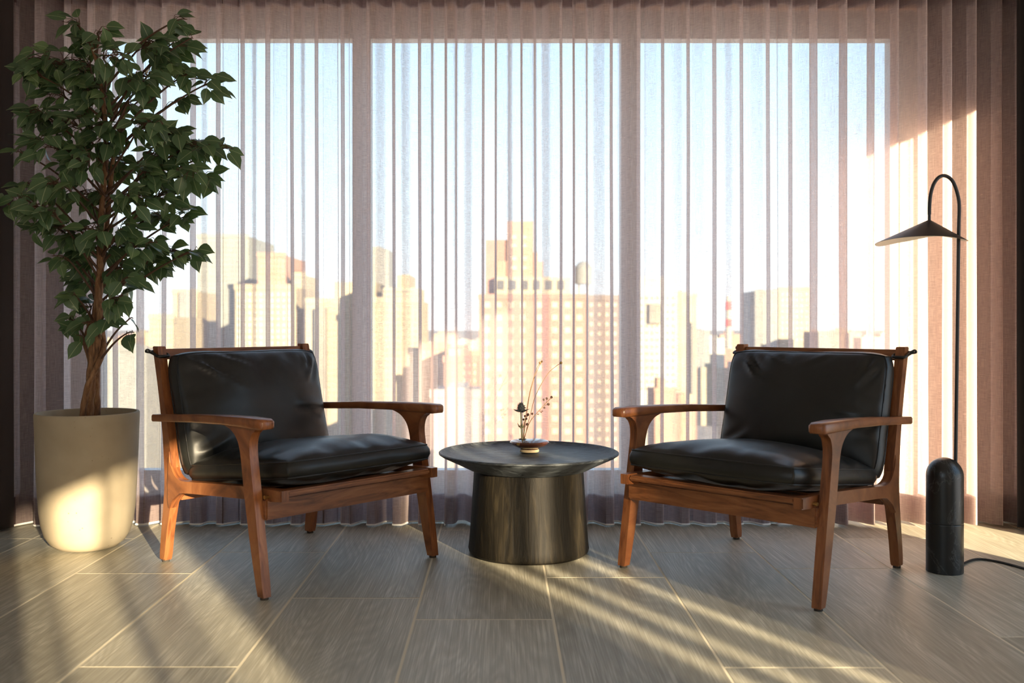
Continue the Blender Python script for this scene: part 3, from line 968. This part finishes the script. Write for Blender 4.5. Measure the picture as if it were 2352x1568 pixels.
# shade: a wide cone cut so that the rim dips at the far left and lifts at the far right
rcx = PX(2117.5, 550, LY).x - LX
RS = .149
RIMZ = [1.1370, 1.1630, 1.1463, 1.1268, 1.1325, 1.1406, 1.1420, 1.1335]      # every 45 degrees from the right-hand tip
def rim(phi):
    t = (phi / (2 * math.pi) * 8) % 8
    k = int(t)
    f = t - k
    p0, p1, p2, p3 = (RIMZ[(k + q) % 8] for q in (-1, 0, 1, 2))
    z = 0.5 * (2 * p1 + (p2 - p0) * f + (2 * p0 - 5 * p1 + 4 * p2 - p3) * f * f + (3 * p1 - p0 - 3 * p2 + p3) * f ** 3)
    return Vector((rcx + RS * math.cos(phi), .008 + RS * .96 * math.sin(phi), z))
def shade(name, dz, shr, mat, parent):
    verts, faces = [], []
    n, m = 96, 10
    apex = Vector((ax_, .008, az_ - dz))
    for j in range(m + 1):
        t = j / m
        for k in range(n):
            rp = rim(2 * math.pi * k / n)
            rp = Vector((rcx + (rp.x - rcx) * shr, .008 + (rp.y - .008) * shr, rp.z - dz * (1 if shr < 1 else 0) * .2))
            p = apex.lerp(rp, max(t, .02))
            sag = 0.0
            verts.append((p.x, p.y, p.z + sag))
    for j in range(m):
        for k in range(n):
            a, b = j * n + k, j * n + (k + 1) % n
            faces.append((a, b, b + n, a + n))
    faces.append(tuple(range(n))[::-1])
    return mesh_obj(name, verts, faces, mat, parent, True, 60)
sh = shade('lamp_shade', 0.0, 1.0, M['black_metal'], lamp)
tag(sh, 'black conical lamp shade')
tag(shade('shade_lining', 0.0035, 0.995, M['shade_in'], sh), 'cream inner side of the shade')
cab = [Vector((.055, .035, .006)), FLOOR(2240, 1287) - Vector((LX, LY, -.0045)), FLOOR(2290, 1292) - Vector((LX, LY, -.0045)), FLOOR(2352, 1308) - Vector((LX, LY, -.0045)),
       FLOOR(2420, 1330) - Vector((LX, LY, -.0045)), FLOOR(2520, 1345) - Vector((LX, LY, -.0045))]
tube_obj('power_cable', catmull(cab, 8), .0042, M['cable'], lamp, 8)

# ------------------------------------------------------------------ potted ficus
PXX, PYY = -1.572, 3.690
pt = empty('potted_ficus_tree', (PXX, PYY, 0))
tag(pt, 'tall leafy ficus tree with twisted trunks in a sand-coloured round-bottomed planter', 'potted tree')
lathe_obj('planter', [(0, .002), (.085, .002), (.108, .008), (.133, .026), (.152, .056), (.164, .098), (.171, .15), (.1775, .26), (.183, .40), (.1865, .500),
                      (.1865, .512), (.184, .516), (.176, .516), (.1735, .512), (.172, .44), (0, .44)], M['pot'], pt, 96)
lathe_obj('soil', [(0, .455), (.09, .452), (.171, .446), (.171, .441), (0, .441)], M['soil'], pt, 48)
P0 = Vector((PXX, PYY, 0))
def TP(px, py, dd=0.0):
    return PX(px, py, PYY + dd) - P0
def trunk(pts, r0, r1):
    c = catmull(pts, 6)
    n = len(c)
    rr = []
    for i, p in enumerate(c):
        r = r0 + (r1 - r0) * i / (n - 1)
        rr.append(r * (1 + .22 * noise.noise(p * 26)))
    bm = bmesh.new()
    add_tube(bm, c, rr, 10)
    bm_obj('trunk', bm, M['bark'], pt, True, 0)
trunk([TP(198, 985), TP(204, 935), TP(209, 880), TP(214, 800), TP(219, 735), TP(229, 650), TP(231, 560), TP(236, 450), TP(244, 350), TP(240, 260), TP(228, 170), TP(212, 110)], .021, .006)
trunk([TP(218, 985, .03), TP(220, 930, .03), TP(219, 880, .02), TP(222, 800, -.025), TP(230, 730, -.03), TP(226, 650, -.01), TP(240, 560, .03), TP(252, 450, .03), TP(262, 350, .02), TP(290, 250, 0)], .019, .006)
trunk([TP(188, 985, -.03), TP(193, 930, -.03), TP(205, 878, -.035), TP(226, 835, -.03), TP(238, 800, -.02), TP(236, 765, -.02), TP(228, 720, -.02)], .013, .008)
trunk([TP(213, 860, .01), TP(202, 815, .02), TP(195, 790, .02), TP(198, 765, .01), TP(206, 740, 0)], .008, .006)
spine = [(950, 205), (880, 210), (800, 217), (720, 224), (650, 228), (560, 233), (450, 241), (350, 250), (260, 250), (170, 235), (110, 215)]
def spine_x(py):
    for (y0, x0), (y1, x1) in zip(spine, spine[1:]):
        if y1 <= py <= y0:
            return x0 + (x1 - x0) * (y0 - py) / (y0 - y1)
    return 212 if py < 110 else 205
# foliage clusters read from the photograph: centre x, y, half-width, half-height, leaf count
CL = [(165, 55, 30, 34, 9), (232, 75, 26, 26, 7), (205, 95, 22, 20, 6), (110, 140, 62, 40, 26), (185, 150, 60, 48, 40), (250, 130, 40, 36, 16), (70, 170, 34, 22, 10),
      (345, 105, 50, 36, 24), (400, 105, 36, 28, 14), (412, 48, 24, 24, 6), (435, 92, 12, 22, 3), (375, 155, 48, 26, 18), (320, 180, 52, 28, 18), (435, 170, 26, 18, 7),
      (490, 190, 32, 28, 9), (412, 235, 26, 26, 6), (350, 215, 14, 18, 2), (305, 235, 26, 26, 7), (120, 215, 50, 34, 18), (80, 262, 42, 24, 20), (215, 225, 56, 50, 38),
      (155, 285, 58, 40, 28), (240, 300, 52, 46, 34), (340, 290, 46, 32, 26), (390, 320, 50, 34, 28), (450, 335, 44, 22, 16), (515, 343, 28, 14, 5), (370, 355, 48, 28, 18),
      (100, 330, 46, 28, 14), (48, 352, 16, 16, 3), (180, 365, 62, 38, 32), (265, 380, 54, 36, 30), (345, 395, 46, 30, 20), (425, 395, 42, 24, 14), (480, 405, 20, 22, 6),
      (65, 425, 34, 22, 8), (130, 425, 48, 32, 16), (45, 455, 26, 22, 7), (12, 468, 16, 10, 3), (95, 480, 52, 26, 22), (200, 450, 60, 40, 28), (300, 455, 46, 34, 20),
      (380, 450, 40, 28, 14), (425, 500, 24, 34, 9), (350, 500, 36, 28, 12), (85, 522, 28, 20, 6), (145, 525, 52, 28, 18), (215, 530, 46, 34, 18), (290, 525, 36, 24, 10),
      (140, 590, 28, 16, 5), (185, 585, 44, 34, 20), (255, 570, 40, 28, 15), (330, 560, 42, 22, 14), (385, 580, 40, 22, 15), (440, 580, 22, 24, 6), (345, 605, 40, 22, 14),
      (280, 615, 42, 28, 16), (200, 640, 40, 28, 14), (290, 650, 34, 20, 8), (165, 680, 22, 22, 6), (195, 705, 40, 30, 15), (265, 685, 32, 28, 12), (160, 735, 24, 20, 6), (210, 745, 30, 24, 7),
      (250, 735, 16, 18, 4), (185, 772, 14, 18, 3), (300, 732, 8, 6, 1), (297, 765, 16, 10, 3)]
# one leaf: y along the blade, x across, folded along the rib with a drip tip
def leaf_data():
    rows = [(0.0, 0.0), (0.10, .17), (0.26, .30), (0.44, .335), (0.62, .27), (0.78, .145), (0.90, .05), (1.0, 0.0)]
    verts, uvs, faces = [], [], []
    for (t, w) in rows:
        zc = -.26 * t * t
        verts += [(-w, t, zc + w * .22), (0, t, zc), (w, t, zc + w * .22)]
        uvs += [(-w / .335, t), (0, t), (w / .335, t)]
    for i in range(len(rows) - 1):
        a = i * 3
        faces += [(a, a + 1, a + 4, a + 3), (a + 1, a + 2, a + 5, a + 4)]
    return verts, faces, uvs
LV, LF, LU = leaf_data()
def leaf_mesh(name, mats):
    verts, faces, uvs = [], [], []
    for mt in mats:
        b = len(verts)
        verts += [tuple(mt @ Vector(p)) for p in LV]
        uvs += LU
        faces += [tuple(b + i for i in f) for f in LF]
    me = bpy.data.meshes.new(name)
    me.from_pydata(verts, [], faces)
    ul = me.uv_layers.new(name='UVMap')
    vi = [0] * len(me.loops)
    me.loops.foreach_get('vertex_index', vi)
    ul.data.foreach_set('uv', [c for v in vi for c in uvs[v]])
    return me
random.seed(21)
leaves = []
for (cx, cy, rx, ry, n) in CL:
    n = n if n < 10 else int(n * 1.25)
    sy = min(930, cy + random.uniform(45, 95) + abs(cx - spine_x(cy)) * .35)
    sx = spine_x(sy)
    far = abs(cx - sx)
    dz = random.uniform(-.22, .16) * (1.0 if far < 150 else .6)
    mpx = sx * .45 + cx * .55
    mpy = sy * .40 + cy * .60 - 8
    tip_dir = 1 if cx >= spine_x(cy) else -1
    br = catmull([TP(sx, sy), TP(mpx, mpy, dz * .6), TP(cx - tip_dir * rx * .3, cy, dz), TP(cx + tip_dir * rx * .75, cy - ry * .15, dz)], 6)
    bm = bmesh.new()
    nb = len(br)
    add_tube(bm, br, [.0052 - .0040 * i / (nb - 1) for i in range(nb)], 6)
    for k in range(n):
        # leaf anchor within the cluster
        while True:
            a, b, c = (random.uniform(-1, 1) for _ in range(3))
            if a * a + b * b + c * c < 1:
                break
        dep = min(.16, rx * PYY / F)
        base = TP(cx + a * rx * .85, cy + b * ry * .85, dz + c * dep)
        if base.y > .245:
            base.y = .245 - random.uniform(0, .08)
        i0 = int(nb * random.uniform(.45, .98))
        src = br[i0]
        mid = src.lerp(base, .55) + Vector((0, 0, .012))
        add_tube(bm, [src, mid, base], [.0016, .0013, .0009], 4, cap=False)
        outw = (base - src)
        outw = outw.normalized() if outw.length > 1e-4 else Vector((tip_dir, 0, 0))
        d = outw * .75 + Vector((tip_dir * .55, random.uniform(-.55, .25), -.35)) + Vector((random.uniform(-1, 1), random.uniform(-.7, .5), random.uniform(-.8, .6))) * .65
        d.normalize()
        upv = Vector((random.uniform(-.5, .5), -random.uniform(.3, 1.2), random.uniform(.2, 1.1)))
        x = d.cross(upv).normalized()
        zv = x.cross(d).normalized()
        L = random.uniform(.054, .080) * (1.05 if n < 10 else 1.0)
        mt = Matrix(((x.x * L, d.x * L, zv.x * L, base.x), (x.y * L, d.y * L, zv.y * L, base.y), (x.z * L, d.z * L, zv.z * L, base.z), (0, 0, 0, 1)))
        tipy = base.y + d.y * L
        if tipy > .30:
            continue
        # facing the camera and near the front or the outline shows largest
        vis = abs(zv.y) * L - .25 * max(0, base.y) + (.02 if n < 10 else 0) - .10 * base.y
        leaves.append((vis, mt))
    bm_obj('branch', bm, M['twig'], pt, True, 60)
leaves.sort(key=lambda q: -q[0])
lm = leaf_mesh('leaf', [Matrix.Identity(4)])
lm.polygons.foreach_set('use_smooth', [True] * len(lm.polygons))
lm.materials.append(M['leaf'])
leaf_ro = []
for q, mt in leaves[:300]:
    me = lm
    o = link(bpy.data.objects.new('leaf', me), pt)
    o.matrix_local = mt
rest = fin('leaves_beyond', leaf_mesh('leaves_beyond', [q[1] for q in leaves[300:]]), M['leaf'], pt, True, 0)
rest.name = 'inner_foliage'
tag(rest, 'dense inner leaves of the tree', kind='stuff')

# ------------------------------------------------------------------ the city beyond the glass
GZ = -62.0
def bmat(name, col):
    return simple(name, col, 0.8, var=0.10, vscale=0.25)
BM = {
    'brick': bmat('red_brick', (0.23, 0.108, 0.080)), 'brick_light': bmat('pale_brick', (0.26, 0.145, 0.10)), 'brick_dark': bmat('dark_brick', (0.12, 0.092, 0.084)),
    'cream': bmat('cream_stone', (0.26, 0.215, 0.15)), 'tan': bmat('tan_stone', (0.235, 0.188, 0.128)), 'grey': bmat('grey_concrete', (0.155, 0.155, 0.148)),
    'green': bmat('green_grey_glass', (0.17, 0.178, 0.162)), 'pink': bmat('pink_granite', (0.27, 0.142, 0.098)), 'roof': bmat('grey_roof', (0.19, 0.17, 0.165)),
    'white': bmat('white_stone', (0.33, 0.305, 0.26)), 'brown_and_shade': bmat('brown_and_shaded_stone', (0.165, 0.145, 0.125)),  # the brown also stands in for shade on tower flanks
    'ground': simple('city_ground', (0.20, 0.17, 0.15), 0.9, var=0.3, vscale=0.01),
    'red': simple('red_paint', (0.5, 0.05, 0.04), 0.6),
}
WINM = simple('building_window', (0.31, 0.23, 0.165), 0.4, 0.0, spec=0.4)
WIND = simple('dark_building_window', (0.06, 0.06, 0.065), 0.2)
gr = box_obj('ground', -4000, 4000, 60, 8000, GZ - 1, GZ, BM['ground'])
struct(gr, 'hazy ground of the city far below the windows', 'ground')

REG = []
def bldg(name, label, px0, px1, pytop, d, mat, depth=22, extra=(), group=None, wins=None, parts=None, cat='building'):
    """front face at distance d, roof line at photo row pytop; extra: (px0, px1, pytop, mat, setback) blocks on top"""
    a, b = PX(px0, pytop, d), PX(px1, pytop, d)
    o = empty(name, ((a.x + b.x) / 2, d, GZ))
    tag(o, label, cat, group)
    cx = o.location.x
    REG.append((a.x - .6, b.x + .6, d - 3.5, d + depth + 1))
    def blk(nm, x0, x1, ptop, mt, sb, pbot=None, dep=depth):
        A, B = PX(x0, ptop, d), PX(x1, ptop, d)
        z0 = 0 if pbot is None else PX(0, pbot, d).z - GZ - 0.3
        return box_obj(nm, A.x - cx, B.x - cx, sb, sb + dep, z0, A.z - GZ, mt, o)
    body = blk('body', px0, px1, pytop, mat, 0)
    w = PX(px1, 0, d).x - PX(px0, 0, d).x
    zt = a.z - GZ
    # parapet
    bmq = bmesh.new()
    add_box(bmq, -w / 2 - .2, w / 2 + .2, -.25, .35, zt - .5, zt + .7)
    bm_obj('parapet', bmq, mat, o, False)
    prev = pytop
    for e_ in extra:
        nm, x0, x1, ptop, mt, sb, pbot = e_
        blk(nm, x0, x1, ptop, mt, sb, pbot, min(depth, 14))
    return o, cx

def win_grid(o, cx, d, xs, ys, wpx, hpx, mat, name='window', joined=False, y=-0.15):
    wm, hm = wpx * d / F, hpx * d / F
    if joined:
        bmq = bmesh.new()
        for py in ys:
            for px in xs:
                p = PX(px, py, d)
                add_box(bmq, p.x - cx - wm / 2, p.x - cx + wm / 2, y, y + .1, p.z - GZ - hm / 2, p.z - GZ + hm / 2)
        r = bm_obj(name, bmq, mat, o, False)
        r['kind'] = 'stuff'
        return
    bmq = bmesh.new()
    add_box(bmq, -wm / 2, wm / 2, 0, .2, -hm / 2, hm / 2)
    first = bm_obj(name, bmq, mat, o, False)
    me = first.data
    k = 0
    for py in ys:
        for px in xs:
            p = PX(px, py, d)
            q = first if k == 0 else link(bpy.data.objects.new(name, me), o)
            q.location = (p.x - cx, y, p.z - GZ)
            k += 1
def fr(a, b, s):
    out = []
    while a <= b + 1e-6:
        out.append(a); a += s
    return out

# central red-brick tower block
o, cx = bldg('brick_apartment_block', 'red-brick apartment block with stepped tower seen through the middle window', 1100, 1347, 682, 215, BM['brick'], 26, (
    ('penthouse', 1137, 1314, 634, BM['cream'], 3.0, 682), ('shoulder', 1114, 1166, 545, BM['brick'], 6.0, 682), ('tower', 1166, 1227, 502, BM['brick_light'], 5.0, 634),
    ('upper_step', 1140, 1250, 596, BM['brick_light'], 5.5, 634), ('chimney', 1228, 1238, 575, BM['brick_light'], 5.0, 640)))
win_grid(o, cx, 215, [1119, 1146, 1173, 1200, 1238, 1274, 1303, 1330], fr(700, 1060, 29), 13, 13, WINM)
win_grid(o, cx, 215, [1180, 1204], [540, 560, 590, 612], 14, 9, WINM, y=4.8)
win_grid(o, cx, 215, [1150, 1178, 1206, 1234, 1262, 1290], [653], 16, 22, WIND, y=2.8)
o, cx = bldg('brown_wing', 'dark brown apartment wing at the right of the red-brick block', 1348, 1424, 684, 221, BM['brick_dark'], 22)
win_grid(o, cx, 221, [1358, 1376, 1394, 1412], fr(700, 1060, 22), 7, 8, WINM)
o = empty('water_tower', PX(1340, 674, 225))
tag(o, 'round grey rooftop water tower with conical cap beside the brick tower', 'water tower')
rw = 20 * 225 / F
lathe_obj('tank', [(0, 2.2), (rw, 2.2), (rw, 6.0), (0, 6.0)], BM['grey'], o, 24)
lathe_obj('cap', [(rw * 1.06, 6.0), (rw * .55, 7.2), (0, 7.6)], BM['grey'], o, 24)
for a in range(4):
    add = 0.7853 + a * 1.5708
    box_obj('leg', rw * .7 * math.cos(add) - .15, rw * .7 * math.cos(add) + .15, rw * .7 * math.sin(add) - .15, rw * .7 * math.sin(add) + .15, -.5, 2.3, BM['brown_and_shade'], o)

o, cx = bldg('glass_slab_tower', 'tall grey-green glass tower at the left behind the potted tree', 452, 571, 542, 266, BM['green'], 30, (('roof_plant', 486, 556, 538, BM['grey'], 4, 543),))
win_grid(o, cx, 266, fr(462, 562, 12), fr(556, 800, 11), 8, 6, BM['grey'], 'window_band', True)
o, cx = bldg('pink_tower', 'pink-orange tower rising left of the left mullion', 592, 656, 586, 236, BM['pink'], 24)
win_grid(o, cx, 236, fr(600, 650, 10), fr(600, 780, 12), 5, 7, BM['cream'], 'window_band', True)
o, cx = bldg('tan_tower', 'broad cream stone tower block in front of the pink tower', 540, 680, 660, 205, BM['tan'], 26)
win_grid(o, cx, 205, fr(548, 674, 13), fr(676, 900, 14), 6, 8, BM['white'], 'window_band', True)
o, cx = bldg('slim_stone_tower', 'slim cream stone tower right of the pink tower', 671, 701, 632, 234, BM['cream'], 16)
o, cx = bldg('stone_tower', 'cream stone tower with a flank coloured as if shaded beside the left mullion', 700, 808, 692, 200, BM['cream'], 24, (('upper_step', 764, 812, 646, BM['cream'], 2, 692), ('shaded_flank', 728, 752, 706, BM['brown_and_shade'], -2, 1000)))  # darker flank block: its shade is put into the colour
win_grid(o, cx, 200, fr(758, 806, 11), fr(706, 930, 13), 5, 7, BM['tan'], 'window_band', True)
o, cx = bldg('cream_low_tower', 'small cream tower left of the glass slab tower', 396, 452, 670, 232, BM['cream'], 18, (('side', 416, 440, 668, BM['grey'], -1.5, 900),))
o, cx = bldg('cream_flat_block', 'low cream flat-roofed block at the far left', 342, 398, 728, 200, BM['cream'], 18)
win_grid(o, cx, 200, fr(350, 392, 10), fr(742, 900, 14), 5, 7, BM['tan'], 'window_band', True)
o, cx = bldg('grey_slab_block', 'grey slab block behind the trunk of the potted tree', 246, 336, 800, 190, BM['grey'], 20)
o, cx = bldg('dark_grey_tower', 'dark grey tower just right of the left mullion', 830, 893, 573, 640, BM['grey'], 30, (('upper_step', 836, 872, 564, BM['grey'], 6, 573),))
o, cx = bldg('deco_tower', 'cream setback tower with terraced top right of the left mullion', 838, 962, 690, 185, BM['cream'], 24, (
    ('upper_step', 876, 960, 660, BM['cream'], 2.0, 690), ('crown', 906, 936, 628, BM['tan'], 4.0, 660), ('corner', 822, 858, 646, BM['cream'], 3, 690)))
win_grid(o, cx, 185, fr(852, 956, 13), fr(704, 930, 14), 5, 8, BM['tan'], 'window_band', True)
win_grid(o, cx, 185, fr(884, 952, 10), [668, 680], 7, 5, BM['brown_and_shade'], 'terrace_band', True, y=1.85)
o, cx = bldg('shaded_flank_block', 'brown block coloured as a shaded flank right of the setback tower', 938, 966, 700, 212, BM['brown_and_shade'], 20)  # brown colour imitates the shaded side of the setback tower
o, cx = bldg('low_brick_row', 'low red-brick row house left of the brick tower block', 1020, 1096, 826, 165, BM['brick'], 18, (('bay', 1030, 1058, 802, BM['cream'], 1, 826),))
win_grid(o, cx, 165, fr(1066, 1090, 12), fr(838, 1000, 18), 6, 8, BM['cream'])
o, cx = bldg('brick_terrace', 'pale brick terrace between the setback tower and the brick row', 966, 1024, 795, 180, BM['brick_light'], 18)
win_grid(o, cx, 180, fr(973, 1020, 11), fr(808, 960, 15), 5, 7, BM['cream'])
o, cx = bldg('grey_roof_hall', 'grey-roofed hall low in front of the brick row', 990, 1100, 905, 140, BM['roof'], 18, (('monitor', 1022, 1070, 893, BM['white'], 2, 905),))
o, cx = bldg('white_block', 'bright cream block right of the right mullion', 1466, 1556, 640, 298, BM['white'], 20, (('step', 1556, 1580, 668, BM['cream'], 1, 1000), ('shaded_flank', 1490, 1519, 698, BM['brown_and_shade'], -1.5, 740)))  # brown flank in front imitates shade by colour
win_grid(o, cx, 298, fr(1474, 1550, 12), fr(684, 900, 16), 6, 7, BM['tan'], 'window_band', True)
o, cx = bldg('cream_step_block', 'cream stepped block with a flank coloured as if shaded right of the bright block', 1584, 1600, 678, 322, BM['cream'], 18, (('shaded_flank', 1586, 1594, 740, BM['brown_and_shade'], -1.5, 900),))  # flank painted brown to look shaded
o, cx = bldg('grey_office_block', 'grey office block behind the right chair', 1734, 1788, 668, 430, BM['grey'], 24)
win_grid(o, cx, 430, fr(1742, 1784, 10), fr(680, 790, 12), 6, 5, BM['green'], 'window_band', True)
o, cx = bldg('cream_office_block', 'sunlit cream office block joined to the grey office block', 1789, 1862, 662, 436, BM['cream'], 24)
win_grid(o, cx, 436, fr(1797, 1856, 11), fr(676, 790, 13), 5, 6, BM['white'], 'window_band', True)
o, cx = bldg('low_grey_block', 'low grey block between the right chair back and lamp shade', 1880, 1930, 762, 400, BM['grey'], 20)
o = empty('striped_chimney', PX(1673, 800, 900))
tag(o, 'thin red-banded chimney rising above the hazy low city', 'chimney')
hpx = 900 / F
lathe_obj('stack', [(0, 0), (3.2, 0), (2.2, 120 * hpx), (0, 120 * hpx)], BM['white'], o, 16)
for z0, z1 in ((50, 68), (88, 108)):
    lathe_obj('red_band', [(2.9, z0 * hpx), (2.7, z1 * hpx)], BM['red'], o, 16)

# low-rise blocks between and beyond: nothing tells these apart through the cloth
random.seed(77)
low_meshes = {}
NAMES = {'cream': 'cream', 'tan': 'tan', 'grey': 'grey', 'brick_light': 'pale brick', 'roof': 'grey-roofed', 'white': 'whitish', 'brick': 'red-brick', 'brown_and_shade': 'brown'}
def low_block(px0, px1, py, d, mk):
    a, b = PX(px0, py, d), PX(px1, py, d)
    w, h = b.x - a.x, max(3.0, a.z - GZ)
    dep = random.uniform(10, 20)
    box_ = (a.x - .3, b.x + .3, d - .4, d + dep + .2)
    if any(box_[0] < r[1] and box_[1] > r[0] and box_[2] < r[3] and box_[3] > r[2] for r in REG):
        return
    REG.append(box_)
    bmq = bmesh.new()
    add_box(bmq, -w / 2, w / 2, 0, dep, 0, h)
    add_box(bmq, -w / 2 - .15, w / 2 + .15, -.2, .3, h - .4, h + .6)
    add_box(bmq, -w * .3, w * .1, 3, 7, h - .1, h + random.uniform(1.5, 4))
    if d < 600:
        k = -w / 2 + 2
        while k < w / 2 - 1.5:
            zz = h - 3
            while zz > max(2, h - 26):
                add_box(bmq, k - .6, k + .6, -.12, .02, zz - .9, zz + .9)
                zz -= 3.6
            k += 3.0
    o = bm_obj('low_building', bmq, BM[mk], None, False)
    o.location = ((a.x + b.x) / 2, d, GZ)
    row = 'far off near the hazy horizon' if d > 650 else ('in the middle distance between the towers' if d > 400 else 'low in front below the towers')
    tag(o, 'blurred %s city building %s' % (NAMES[mk], row), 'building', '%s buildings %s' % (NAMES[mk], row))
px = 180
while px < 2080:
    d = random.uniform(700, 1500)
    w = random.uniform(24, 60)
    low_block(px, px + w, random.uniform(757, 790), d, random.choice(['cream', 'tan', 'grey', 'brick_light', 'roof', 'white']))
    px += w * random.uniform(.7, 1.1)
px = 180
while px < 2080:
    d = random.uniform(420, 620)
    w = random.uniform(30, 70)
    low_block(px, px + w, random.uniform(800, 850), d, random.choice(['cream', 'tan', 'white', 'brick_light', 'roof', 'cream', 'brick']))
    px += w * random.uniform(.8, 1.2)
px = 150
while px < 2100:
    d = random.uniform(225, 330)
    w = random.uniform(40, 90)
    low_block(px, px + w, random.uniform(890, 980), d, random.choice(['cream', 'tan', 'white', 'brick_light', 'roof', 'brick']))
    px += w * random.uniform(.8, 1.3)
